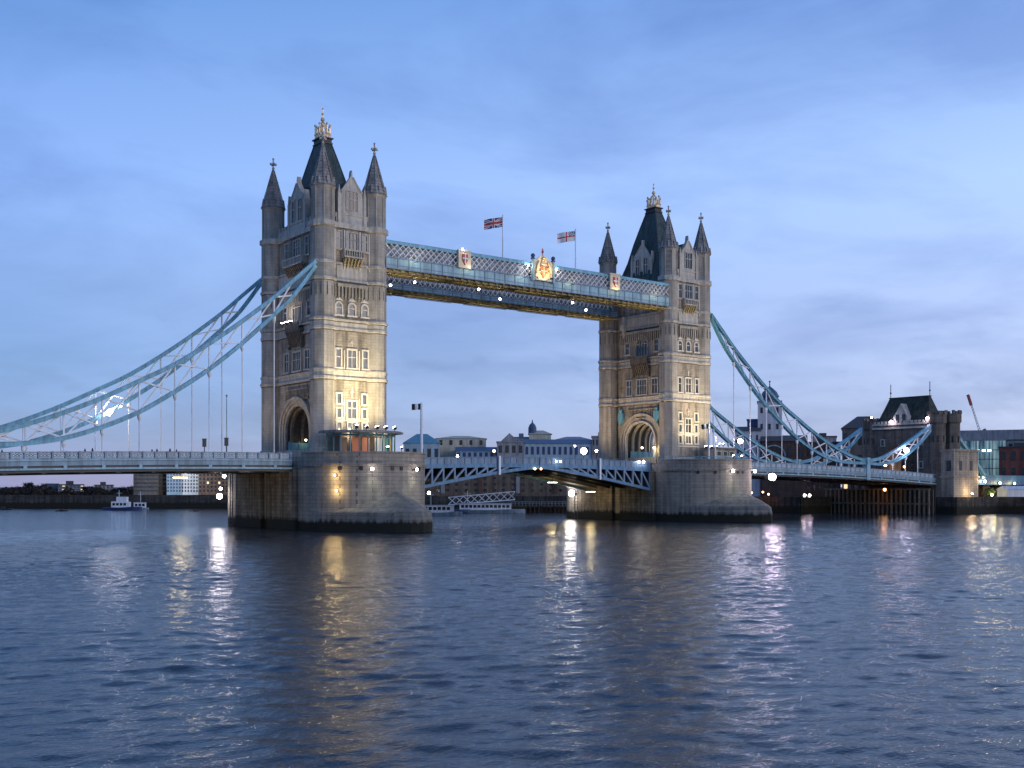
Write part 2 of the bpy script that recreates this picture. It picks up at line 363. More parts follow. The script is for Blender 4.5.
def make_tower(ox, label, second):
    global FX
    FX = 3.5 if second else 4.9
    t = thing('bridge_tower', label, 'tower', (ox, 0, DZ))
    river, portal = faces(ox)
    # --- wall: lower storey pierced by the road arch, plain block above
    aw, a0, az, at = (4.9, DZ, 16.9, 21.6) if second else (4.5, DZ, 16.6, 21.2)
    P = [(FY, DZ-.2), (FY, 25.4), (-FY, 25.4), (-FY, DZ-.2)]
    ar = arc(0, aw, DZ-.2, az, at)
    half = [(FY, DZ-.2), (FY, 25.4), (0, 25.4)]+[p for p in ar[:len(ar)//2+1]][::-1]
    mb = MB(); fn = lambda u, v, x: (x, u, v)
    # two halves meeting at the crown
    crown = len(ar)//2
    right = [(FY, DZ-.2), (FY, 25.4), (0, 25.4)]+[(p[0], p[1]) for p in ar[:crown+1]][::-1]
    left = [(-u, v) for u, v in right]
    mb.prism(right, fn, ox-FX, ox+FX); mb.prism(left, fn, ox-FX, ox+FX)
    mb.box(ox-FX, ox+FX, -FY, FY, 25.4, 51.4)
    mb.build('wall', STONE, t)
    mb = MB(); inn = arc(0, aw-.06, DZ, az, at-.06); out = arc(0, aw+.1, DZ, az, at+.1)     # dark inner skin painted as the gateway's shade
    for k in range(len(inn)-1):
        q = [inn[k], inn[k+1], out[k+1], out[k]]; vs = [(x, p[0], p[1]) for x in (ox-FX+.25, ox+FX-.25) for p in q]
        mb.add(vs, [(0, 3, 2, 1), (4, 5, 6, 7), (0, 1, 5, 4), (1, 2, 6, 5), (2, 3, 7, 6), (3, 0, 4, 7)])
    mb.build('vault_shade', ARCH_SHADE, t)
    # --- arch mouldings: three stepped rings on the portal face
    mb = MB()
    for i, (dr, o0, o1) in enumerate(((.0, 0, .16), (.55, .0, .38), (1.1, 0, .62))):
        inn = arc(0, aw+dr, DZ, az, at+dr); out = arc(0, aw+dr+.55, DZ, az, at+dr+.55)
        for k in range(len(inn)-1):
            q = [inn[k], inn[k+1], out[k+1], out[k]]
            vs = [portal(p[0], o, p[1]) for o in (o0, o1) for p in q]
            mb.add(vs, [(0, 3, 2, 1), (4, 5, 6, 7), (0, 1, 5, 4), (1, 2, 6, 5), (2, 3, 7, 6), (3, 0, 4, 7)])
    mb.build('arch_moulding', TURRET, t)
    for k in range(5):                                 # vault ribs inside the gateway
        x = ox-3.9+1.95*k; mb = MB(); inn = arc(0, aw-.45, DZ, az, at-.45); out = arc(0, aw-.02, DZ, az, at-.02)
        for j in range(len(inn)-1):
            q = [inn[j], inn[j+1], out[j+1], out[j]]
            vs = [(x+o, p[0], p[1]) for o in (-.28, .28) for p in q]
            mb.add(vs, [(0, 3, 2, 1), (4, 5, 6, 7), (0, 1, 5, 4), (1, 2, 6, 5), (2, 3, 7, 6), (3, 0, 4, 7)])
        mb.build('vault_rib', PORT if second else DARK_ST, t)  # nearer gateway's ribs coloured dark in place of shade
    for sgn in (-1, 1):                                # blue steel screens low in the gateway
        mb = MB()
        mb.box(ox-FX+.2, ox+FX-.2, sgn*3.9-.12, sgn*3.9+.12, DZ, DZ+2.6)
        for k in range(6): mb.box(ox-FX+.2+k*1.85, ox-FX+.4+k*1.85, sgn*3.75-.1, sgn*3.75+.1, DZ, DZ+2.8)
        mb.build('gateway_screen', BLUE, t)
    # --- frieze of small niches above the arch
    mb = MB()
    for k in range(17): fbox(mb, portal, -4.2+k*.5, -3.98+k*.5, 0, .28, 22.5, 24.0)
    fbox(mb, portal, -4.4, 4.3, 0, .38, 24.0, 24.25); fbox(mb, portal, -4.4, 4.3, 0, .38, 22.28, 22.5)
    mb.build('niche_frieze', STONE, t)
    # --- string courses
    def ring(z0, z1, pr, m, name='string_course', tp=None):
        mb = MB(); p = pr
        mb.box(ox-FX-p, ox+FX+p, -FY-p, -FY+.2, z0, z1); mb.box(ox-FX-p, ox+FX+p, FY-.2, FY+p, z0, z1)
        mb.box(ox-FX-p, ox-FX+.2, -FY+.2, FY-.2, z0, z1); mb.box(ox+FX-.2, ox+FX+p, -FY+.2, FY-.2, z0, z1)
        for sx in (-1, 1):
            for sy in (-1, 1):
                mb.lathe(ox+sx*5, sy*9.55, [(2.1+p*.4, z0-.12), (2.1+p*.8, z0+.01), (2.1+p*.8, z1-.01), (1.98+p*.3, z1+.12)], 8, math.pi/8)
        mb.build(name, m, t)
    for z0, z1, pr in ((25.25, 25.65, .34), (26.55, 26.9, .24), (33.6, 34.0, .24), (35.1, 35.45, .34), (41.9, 42.25, .26), (44.7, 45.05, .2)):
        ring(z0, z1, pr, PORT)
    for z0, z1 in ((25.66, 26.54), (34.01, 35.09)): ring(z0, z1, .07, PORT, 'pale_band')
    for z0 in (25.06, 33.42, 34.93, 41.72): ring(z0, z0+.17, .12, DARK_ST, 'painted_shadow_line')  # dark rings painted as the shadow line beneath the string courses
    ring(50.9, 51.7, .42, PORT, 'cornice'); ring(DZ-.05, DZ+1.2, .3, TURRET, 'plinth')
    # --- blank corbelled band and frieze on the river and portal faces
    mb = MB()
    for fn, hw in ((river, 2.9), (portal, 6.8)):
        n = int(hw*2/.62)
        for k in range(n):
            u = -hw+.3+k*(2*hw-.6)/(n-1); fbox(mb, fn, u-.13, u+.13, 0, .42, 39.3, 41.0); fbox(mb, fn, u-.1, u+.1, 0, .26, 38.9, 39.3)
        fbox(mb, fn, -hw, hw, 0, .5, 41.0, 41.45)
    mb.build('corbel_frieze', TURRET, t)
    # --- turrets
    for sx in (-1, 1):
        for sy in (-1, 1):
            cx_, cy_ = ox+sx*5, sy*9.55
            mb = MB(); mb.lathe(cx_, cy_, [(2.2, DZ-.1), (2.1, DZ+1.3), (2.1, 51.4)], 8, math.pi/8)
            tr = mb.build('turret', TURRET, t)
            # long dark lancet recesses under the frieze
            mb = MB(); mb.lathe(cx_, cy_, [(1.95, 51.6), (1.86, 53.1), (1.86, 56.9), (2.1, 57.4), (2.1, 57.7), (1.9, 57.9)], 8, math.pi/8)
            for k in range(8):
                a = k*math.pi/4+math.pi/8
                mb.bar((cx_+1.88*math.cos(a), cy_+1.88*math.sin(a), 51.7), (cx_+1.88*math.cos(a), cy_+1.88*math.sin(a), 57.2), .2)
            mb.build('turret_head', TURRET, tr)
            mb = MB(); mb.lathe(cx_, cy_, [(2.3, 57.6), (2.0, 58.1), (1.62, 59.2), (1.12, 61.0), (.62, 63.0), (.22, 64.6), (.1, 64.9)], 8, math.pi/8)
            for k in range(8):                          # little gablets round the foot and ribs up the edges
                a = k*math.pi/4
                mb.bar((cx_+1.95*math.cos(a), cy_+1.95*math.sin(a), 57.7), (cx_+1.75*math.cos(a), cy_+1.75*math.sin(a), 59.1), .5, .3)
                a += math.pi/8; mb.bar((cx_+2.02*math.cos(a), cy_+2.02*math.sin(a), 58.1), (cx_+.2*math.cos(a), cy_+.2*math.sin(a), 64.6), .13)
            sp_ = mb.build('spire', SPIRE, tr)
            mb = MB(); mb.box(cx_-.09, cx_+.09, cy_-.09, cy_+.09, 64.7, 66.6); mb.ball((cx_, cy_, 65.0), .27)
            mb.box(cx_-.62, cx_+.62, cy_-.14, cy_+.14, 65.55, 65.9); mb.box(cx_-.14, cx_+.14, cy_-.62, cy_+.62, 65.56, 65.89)
            mb.ball((cx_, cy_, 66.7), .2)
            mb.build('cross_finial', PORT, tr)
    for (cx_, cy_) in ((ox-5, -9.55), (ox+5, -9.55), (ox-5, 9.55)):
        mb = MB()
        for a in (-150, -125, -95, -70, -40, 170):
            ca, sa = math.cos(R(a)), math.sin(R(a)); x, y = cx_+1.98*ca, cy_+1.98*sa
            if abs(x-ox) < FX and abs(y) < FY: continue
            mb.bar((x, y, 39.2), (x, y, 40.8), .24, .12, (-sa, ca, 0)); mb.bar((x, y, 40.8), (x, y, 41.4), .1, .1, (-sa, ca, 0))
        mb.build('lancet_panel', DARK_ST, t)
    # --- parapet with merlons
    for fn, hw in ((river, 3.0), (portal, 7.6)):
        for s in (-1, 1):
            a, b = (s*hw, s*(2.7 if fn is river else 3.1)); u0, u1 = min(a, b), max(a, b); mb = MB()
            fbox(mb, fn, u0, u1, -.5, .1, 51.7, 52.7)
            n = max(1, int((u1-u0)/1.1))
            for k in range(n):
                u = u0+(k+.5)*(u1-u0)/n; fbox(mb, fn, u-.28, u+.28, -.45, .06, 52.7, 53.5)
            mb.build('parapet', PORT, t)
    mb = MB(); mb.box(ox+FX-.5, ox+FX, -7.6, 7.6, 51.7, 52.7); mb.build('parapet', PORT, t)
    mb = MB(); mb.box(ox-3, ox+3, FY-.5, FY, 51.7, 52.7); mb.build('parapet', PORT, t)
    # --- gabled dormers
    def gable(fn, hw, zsh, zpk, depth, wins):
        prof = [(-hw, 51.7), (hw, 51.7), (hw, zsh), (hw*.86, zsh+.15), (hw*.8, zsh+.9), (hw*.45, zsh+(zpk-zsh)*.52), (hw*.4, zsh+(zpk-zsh)*.6), (.16, zpk-.35), (.12, zpk+.25), (0, zpk+.85),
                (-.12, zpk+.25), (-.16, zpk-.35), (-hw*.4, zsh+(zpk-zsh)*.6), (-hw*.45, zsh+(zpk-zsh)*.52), (-hw*.8, zsh+.9), (-hw*.86, zsh+.15), (-hw, zsh)]
        mb = MB(); mb.prism(prof, lambda u, v, o: fn(u, o, v), .12, -.7)
        for s in (-1, 1):
            fbox(mb, fn, s*hw-.28, s*hw+.28, -.75, .3, 51.7, zsh+.5)
            mb.prism([(s*hw-.25, zsh+.5), (s*hw+.25, zsh+.5), (s*hw, zsh+2.0)], lambda u, v, o: fn(u, o, v), .25, -.65)
            # raised coping along the rakes
            p0 = fn(s*hw*.82, .15, zsh+.95); p1 = fn(s*hw*.42, .15, zsh+(zpk-zsh)*.58); p2 = fn(s*.2, .15, zpk-.35)
            mb.bar(p0, p1, .2, .22); mb.bar(p1, p2, .2, .22)
        fbox(mb, fn, -hw*.3, hw*.3, .12, .2, zsh+.9, zsh+1.2); fbox(mb, fn, -hw, hw, .12, .24, 53.2, 53.45)
        g = mb.build('gable', PORT, t)
        mb = MB()
        mb.prism([(-hw*.85, 52), (hw*.85, 52), (hw*.85, zsh), (0, zpk-.7), (-hw*.85, zsh)], lambda u, v, o: fn(u, o, v), -.7, -depth)
        mb.build('gable_roof', SLATE, g)
        for c, w_, z0, z1, lt in wins: window(t, (lambda u, o, z: fn(u, o+.12, z)), c, z0, z1, w_, lt, m=PORT, surround=.16, pane=PANE_D, proud=.18, sill=False)
    gable(river, 2.45, 56.3, 60.2, 3.8, [(0, 2.0, 54.0, 57.3, 3)])
    gable(portal, 3.1, 56.6, 60.6, 2.6, [(-1.25, 1.1, 53.7, 57.2, 2), (1.25, 1.1, 53.7, 57.2, 2)])
    # --- main roof
    prof = [(51.3, 4.3, 9.6), (53, 3.9, 6.9), (57, 3.15, 5.0), (61.2, 2.45, 3.75), (65, 1.6, 2.5), (67.9, .95, 1.45)]
    mb = MB()
    for z, a, b in prof: mb.v += [(ox-a, -b, z), (ox+a, -b, z), (ox+a, b, z), (ox-a, b, z)]
    for j in range(len(prof)-1):
        for k in range(4): mb.f.append((4*j+k, 4*j+(k+1) % 4, 4*j+4+(k+1) % 4, 4*j+4+k))
    mb.f.append((20, 21, 22, 23)); rf = mb.build('roof', SLATE, t)
    mb = MB(); mb.box(ox-4.6, ox+4.6, -10.2, 10.2, 51.35, 51.6); mb.build('gutter', DKST, t)
    for sx, sy in ((-1, -1), (1, -1), (1, 1), (-1, 1)):
        mb = MB()
        for (z0, a, b), (z1, c, d) in zip(prof[1:-1], prof[2:]): mb.bar((ox+sx*a, sy*b, z0), (ox+sx*c, sy*d, z1), .16)
        mb.build('hip_lead', DKST, rf)
    mb = MB(); mb.box(ox-1.15, ox+1.15, -1.65, 1.65, 67.8, 68.0); mb.box(ox-1.0, ox+1.0, -1.5, 1.5, 68.0, 68.7); mb.box(ox-1.25, ox+1.25, -1.75, 1.75, 68.7, 68.9)
    mb.build('roof_lantern', IRON, rf)
    mb = MB()
    for k in range(12):
        a = 2*math.pi*k/12; x, y = ox+1.2*math.cos(a), 1.65*math.sin(a); h = .5*(k % 2)
        mb.bar((x, y, 68.9), (x, y, 70.6+h), .14); mb.ball((x, y, 70.8+h), .24, 6, 4); mb.ball((x, y, 69.6), .22, 6, 4)
    mb.lathe(ox, 0, [(1.3, 68.9), (1.38, 69.4), (1.1, 69.5)], 12, 0, .95, 1.3)
    for k in range(8):
        a = 2*math.pi*k/8; x, y = ox+.9*math.cos(a), 1.2*math.sin(a); mb.bar((x, y, 69.4), (ox+.55*math.cos(a), .65*math.sin(a), 71.5), .14); mb.bar((ox+.55*math.cos(a), .65*math.sin(a), 71.5), (ox, 0, 72.1), .12)
    mb.bar((ox, 0, 68.9), (ox, 0, 74.3), .14); mb.ball((ox, 0, 72.4), .4); mb.ball((ox, 0, 73.4), .24); mb.ball((ox, 0, 74.3), .16)
    mb.build('crown_finial', GOLD, rf)
    # --- river-face windows
    for c, z0, z1, w_, lt in ((-2.45, 21.2, 22.8, .75, 1), (2.45, 21.2, 22.8, .75, 1), (-2.45, 18.8, 20.3, .75, 1), (2.45, 18.8, 20.3, .75, 1), (0, 18.7, 21.6, 1.6, 2),
                              (-2.45, 16.4, 17.9, .75, 1), (2.45, 16.4, 17.9, .75, 1), (0, 16.4, 17.9, 1.5, 2),
                              (-2.6, 27.3, 30.3, .85, 1), (2.6, 27.3, 30.3, .85, 1), (0, 27.3, 30.3, 1.5, 2)):
        window(t, river, c, z0, z1, w_, lt)
    for c, w_ in ((-2.5, 1.0), (0, 1.1), (2.5, 1.0)): window(t, river, c, 36.2, 38.2, w_, 1, arch=True)
    for c, w_, lt in ((-2.5, .9, 1), (0, 2.0, 3), (2.5, .9, 1)): window(t, river, c, 47.4, 50.3, w_, lt, m=PORT, surround=.2)
    for z in (18.2, 15.6): mb = MB(); fbox(mb, river, -3.3, 3.3, 0, .2, z, z+.25); mb.build('sill_band', WHITE_ST, t)
    for c in (-1.45, 1.45):
        mb = MB(); fbox(mb, river, c-.1, c+.1, 0, .16, 26.95, 30.3); mb.build('pilaster', WHITE_ST, t); mb = MB(); fbox(mb, river, c-.1, c+.1, 0, .16, 18.45, 22); mb.build('pilaster', WHITE_ST, t)
    mb = MB(); fbox(mb, river, -.09, .09, 0, .18, 22.3, 23.9); fbox(mb, river, -.42, .42, 0, .17, 23.1, 23.3); mb.build('carved_cross', WHITE_ST, t)
    mb = MB(); fbox(mb, river, -.1, .1, 0, .18, 30.9, 32.0); fbox(mb, river, -.32, .32, 0, .17, 31.5, 31.65); mb.build('carved_cross', WHITE_ST, t)
    for c in (-2.5, 0, 2.5): mb = MB(); mb.prism([(c-.75, 38.6), (c+.75, 38.6), (c, 39.3)], lambda u, v, o: river(u, o, v), .02, .2); mb.build('window_hood', WHITE_ST, t)
    for c in (-3.35, -1.5, 1.5, 3.35): mb = MB(); fbox(mb, river, c-.14, c+.14, 0, .3, 44.0, 50.6); mb.build('pilaster', WHITE_ST, t)
    for fn, hw in ((river, 2.9), (portal, 7.4)): mb = MB(); fbox(mb, fn, -hw, hw, 0, .12, 42.3, 44.6); mb.build('smooth_band', PORT, t)
    def balcony(fn, hw, z0, pr):
        mb = MB(); fbox(mb, fn, -hw, hw, 0, pr, z0, z0+.25); fbox(mb, fn, -hw, hw, pr-.2, pr, z0+1.15, z0+1.4)
        n = int(hw*2/.45)
        for k in range(n+1): u = -hw+.08+k*(2*hw-.16)/n; fbox(mb, fn, u-.08, u+.08, pr-.18, pr-.03, z0+.25, z0+1.15)
        for s in (-1, 1): fbox(mb, fn, s*hw-.1, s*hw+.1, 0, pr-.2, z0+.25, z0+1.4)
        bl = mb.build('balcony', PORT, t); mb = MB()
        n = max(5, int(hw*2/.62))
        for k in range(n):
            u = -hw+.35+k*(2*hw-.7)/(n-1); mb.bar(fn(u, .02, z0-1.6), fn(u, pr*.85, z0-.1), .26, .34); mb.ball(fn(u, pr*.6, z0-.45), .22, 6, 4)
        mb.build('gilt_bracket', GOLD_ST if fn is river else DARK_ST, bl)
    balcony(river, 1.9, 45.9, 1.1)
    # --- portal-face windows
    for c, w_, lt in ((-4.0, 1.6, 2), (0, 2.9, 4), (4.0, 1.6, 2)): window(t, portal, c, 27.4, 30.6, w_, lt, m=PORT)
    for c, w_ in ((-4.6, 1.2), (4.6, 1.2)): window(t, portal, c, 36.6, 39.0, w_, 1, m=PORT)
    window(t, portal, 0, 35.9, 40.3, 3.3, 4, arch=True, m=PORT, pane=PANE_D)
    mb = MB()                                           # corbelled dark canopy between the two storeys
    fbox(mb, portal, -2.6, 2.6, 0, 1.2, 34.1, 34.6); fbox(mb, portal, -2.6, 2.6, 1.0, 1.2, 34.6, 35.7)
    for k in range(9): u = -2.4+k*.6; mb.bar(portal(u, .05, 31.6), portal(u, 1.0, 34.1), .3, .3)
    for s in (-1, 1):
        for k in range(3): mb.bar(portal(s*2.45, .4, 31.2+k*.9), portal(s*2.45, .4, 31.8+k*.9), .45, .45)
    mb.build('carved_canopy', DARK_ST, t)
    if not second:
        for c, w_, lt in ((-3.9, 1.2, 2), (0, 2.6, 3), (3.9, 1.2, 2)): window(t, portal, c, 47.2, 50.2, w_, lt, m=PORT, surround=.2)
        balcony(portal, 3.6, 45.7, 1.2)
    else:
        for u in (5.4, -6.6):
            mb = MB(); fbox(mb, portal, u-.4, u+.4, 0, .8, 41.2, 45.0); fbox(mb, portal, u-.6, u+.6, 0, 1.1, 42.1, 43.2)
            mb.prism([(u-.4, 41.2), (u+.4, 41.2), (u, 40.2)], lambda a, v, o: portal(a, o, v), .1, .7); mb.build('pendant_corbel', WHITE_ST, t)
        for u in (6.4, -5.0):                            # painted shields over the gateway
            mb = MB(); mb.prism([(u-.8, 23.6), (u+.8, 23.6), (u+.85, 22.2), (u, 20.9), (u-.85, 22.2)], lambda a, v, o: portal(a, o, v), .1, .7)
            mb.ball(portal(u, .4, 24.1), .5); mb.build('painted_shield', BLUE, t)
    return t
T1 = make_tower(0, 'nearer tall Gothic stone tower, left of the two, kiosk at its foot', False)
T2 = make_tower(82, 'farther Gothic stone tower where the high walkways end, blue shields over its arch', True)

# ================================================================== piers
def make_pier(ox, label):
    t = thing('bridge_pier', label, 'pier', (ox, 0, 0))
    a, b, yc = 10.65, 12, 13
    # body: straight flanks and round noses
    pts = [(ox+a*math.cos(th), -yc-b*math.sin(th)) for th in [math.pi*k/28 for k in range(29)]]
    full = pts+[(x, 16+(-y-13)*.5) for x, y in pts[::-1]]
    mb = MB(); mb.prism(full, lambda u, v, z: (u, v, z), -3, 12.0); mb.build('wall', PIERM, t)
    # coping and parapet round both noses (open on the deck line)
    def rim(o0, o1, z0, z1, m, name):
        mb = MB()
        for s in (1, -1):
            b, yc = (12, 13) if s > 0 else (6.0, 16)
            P = [(ox+(a+o1)*math.cos(th), -s*(yc+(b+o1)*math.sin(th))) for th in [math.pi*k/28 for k in range(29)]]
            Q = [(ox+(a+o0)*math.cos(th), -s*(yc+(b+o0)*math.sin(th))) for th in [math.pi*k/28 for k in range(29)]]
            for k in range(28):
                c = [P[k], P[k+1], Q[k+1], Q[k]]
                mb.add([(x, y, z) for z in (z0, z1) for x, y in c], [(0, 3, 2, 1), (4, 5, 6, 7), (0, 1, 5, 4), (1, 2, 6, 5), (2, 3, 7, 6), (3, 0, 4, 7)])
        mb.build(name, m, t)
    rim(-.6, .05, 12.0, 12.45, PIERM, 'parapet'); rim(-.02, .3, 10.35, 10.75, PIERM, 'moulding'); rim(-.7, .18, 12.45, 12.7, PIERM, 'coping')
    mb = MB(); mb.prism([(ox+(x-ox)*.93, y*.93) for x, y in full], lambda u, v, z: (u, v, z), 11.9, 12.04); mb.build('paving', PORT, t)
    # flank piers (vertical buttress panels)
    for s in (-1, 1):
        for y0, y1 in ((-11.5, -1.2), (1.2, 11.5)):
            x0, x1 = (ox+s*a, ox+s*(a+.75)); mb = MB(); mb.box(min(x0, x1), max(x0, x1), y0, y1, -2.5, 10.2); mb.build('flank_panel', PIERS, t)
    # low pointed cutwaters with hooded tops
    for s in (-1, 1):
        mb = MB(); rings = []
        for z, k in ((-3, 1.0), (0, 1.0), (1.5, 1.0), (3.0, .97), (4.2, .80), (5.4, .58), (6.6, .33), (7.7, .06)):
            row = []
            for j in range(13):
                u = -1+2*j/12; yy = (1-abs(u)**1.5)
                base = (17.5 if s < 0 else 15.0)+(1-abs(u))*2.0
                y = base+((33.0 if s < 0 else 26.0)-base)*yy*k if k > .06 else base+.5
                hw = 10.1
                row.append((ox+u*hw*min(1, .12+.9*k), s*max(y, 0)*1.0, z))
            rings.append(row)
        for r in rings: mb.v += r
        for j in range(len(rings)-1):
            for k in range(12): mb.f.append((j*13+k, j*13+k+1, (j+1)*13+k+1, (j+1)*13+k))
        mb.f.append(tuple(range((len(rings)-1)*13, len(rings)*13)))
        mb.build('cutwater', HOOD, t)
    for th in (138.8, 121, 94, 85, 60):                 # drain holes under the moulding
        mb = MB(); x, y = ox+(a+.02)*math.cos(R(th)), -yc-(b+.02)*math.sin(R(th)); mb.bar((x, y, 9.7), (x, y, 10.3), .55, .2, (math.cos(R(th)), -math.sin(R(th)), 0)); mb.build('drain_hole', IRON, t)
    mb = MB()                                           # iron fender ladder
    for k in range(14): mb.bar((ox-a-.95, 12.4, .2+k*.7), (ox-a-.95, 13.4, .2+k*.7), .1)
    mb.bar((ox-a-.95, 12.4, 0), (ox-a-.95, 12.4, 10), .14); mb.bar((ox-a-.95, 13.4, 0), (ox-a-.95, 13.4, 10), .14); mb.build('ladder', IRON, t)
make_pier(0, 'granite river pier with hooded cutwater carrying the nearer tower')
make_pier(82, 'granite river pier carrying the farther tower')

# ================================================================== decks
def zr(s): return 12.6-.00033*(s-10.65)**2            # parapet top along a side span
YD = 10.95
def side_span(x0, sgn, label, s1=93.5):
    t = thing('bridge_deck', label, 'bridge deck', (x0+sgn*11.4, 0, 9))
    N_ = 24; S = [11.4+(s1-11.4)*k/N_ for k in range(N_+1)]
    def strip(mb, y0, y1, d0, d1):
        for a, b in zip(S[:-1], S[1:]):
            xa, xb = x0+sgn*a, x0+sgn*b
            mb.add([(xa, y0, zr(a)+d0), (xb, y0, zr(b)+d0), (xb, y1, zr(b)+d0), (xa, y1, zr(a)+d0), (xa, y0, zr(a)+d1), (xb, y0, zr(b)+d1), (xb, y1, zr(b)+d1), (xa, y1, zr(a)+d1)],
                   [(0, 3, 2, 1), (4, 5, 6, 7), (0, 1, 5, 4), (1, 2, 6, 5), (2, 3, 7, 6), (3, 0, 4, 7)])
    mb = MB(); strip(mb, -YD+.3, YD-.3, -2.0, -1.5); strip(mb, -10.3, -7, -1.5, -1.25); strip(mb, 7, 10.3, -1.5, -1.25); mb.build('roadway', ROAD, t)
    for s in (-1, 1):
        y = s*YD
        mb = MB(); strip(mb, min(y, y-s*.3), max(y, y-s*.3), -2.05, -1.22); mb.build('edge_girder', GREYB, t)
        mb = MB(); strip(mb, min(y-s*.2, y-s*.45), max(y-s*.2, y-s*.45), -3.05, -2.02); mb.build('girder_web', DKST, t)
        mb = MB(); strip(mb, min(y+s*.18, y-s*.4), max(y+s*.18, y-s*.4), -1.35, -1.18); strip(mb, min(y+s*.15, y-s*.4), max(y+s*.15, y-s*.4), -2.66, -2.38)
        n = int((s1-11.4)/5.48)
        for k in range(n+1):
            q = 14.4+5.48*k
            if q > s1: break
            x = x0+sgn*q; mb.box(x-.25, x+.25, min(y-s*.2, y+s*.12), max(y-s*.2, y+s*.12), zr(q)-2.4, zr(q)-2.02)
        mb.build('flange', BLUE_L, t)
        mb = MB(); strip(mb, min(y, y-s*.16), max(y, y-s*.16), -1.2, -.95); strip(mb, min(y+s*.06, y-s*.22), max(y+s*.06, y-s*.22), -.14, 0)
        q = 11.6
        while q < s1:
            x = x0+sgn*q; mb.box(x-.13, x+.13, min(y+s*.05, y-s*.2), max(y+s*.05, y-s*.2), zr(q)-1.2, zr(q)+.05); q += 1.87
        pr = mb.build('parapet', GREYB, t)
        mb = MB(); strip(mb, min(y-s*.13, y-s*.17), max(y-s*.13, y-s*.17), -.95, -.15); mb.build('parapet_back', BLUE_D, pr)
        mb = MB(); q = 11.73
        while q+1.6 < s1:                               # pierced quatrefoil panels
            x = x0+sgn*(q+.93); z = zr(q+.9)-.56; yy = y-s*.08
            mb.box(x-.76, x+.76, yy-.03, yy+.03, z-.36, z-.3); mb.box(x-.76, x+.76, yy-.03, yy+.03, z+.32, z+.38)
            for dx in (-.5, 0, .5):
                for k in range(8):
                    a0, a1 = k*math.pi/4, (k+1)*math.pi/4
                    mb.bar((x+dx+.25*math.cos(a0), yy, z+.3*math.sin(a0)), (x+dx+.25*math.cos(a1), yy, z+.3*math.sin(a1)), .1, .14, (0, 1, 0))
                mb.box(x+dx-.12, x+dx+.12, yy-.03, yy+.03, z-.12, z+.12)
            q += 1.87
        mb.build('pierced_panel', PANEL, pr)
    mb = MB()
    for k in range(16): q = 13+k*5.3; x = x0+sgn*q; mb.box(x-.3, x+.3, -YD+.4, YD-.4, zr(q)-3.2, zr(q)-2.02)
    for y in (-6, 0, 6): strip(mb, y-.25, y+.25, -3.3, -2.05)
    mb.build('cross_girder', DKST, t)
    return t
side_span(0, -1, 'grey-blue side-span deck with pierced parapet on the left of the photo')
side_span(82, 1, 'blue side-span deck running under the low chains to the far abutment')

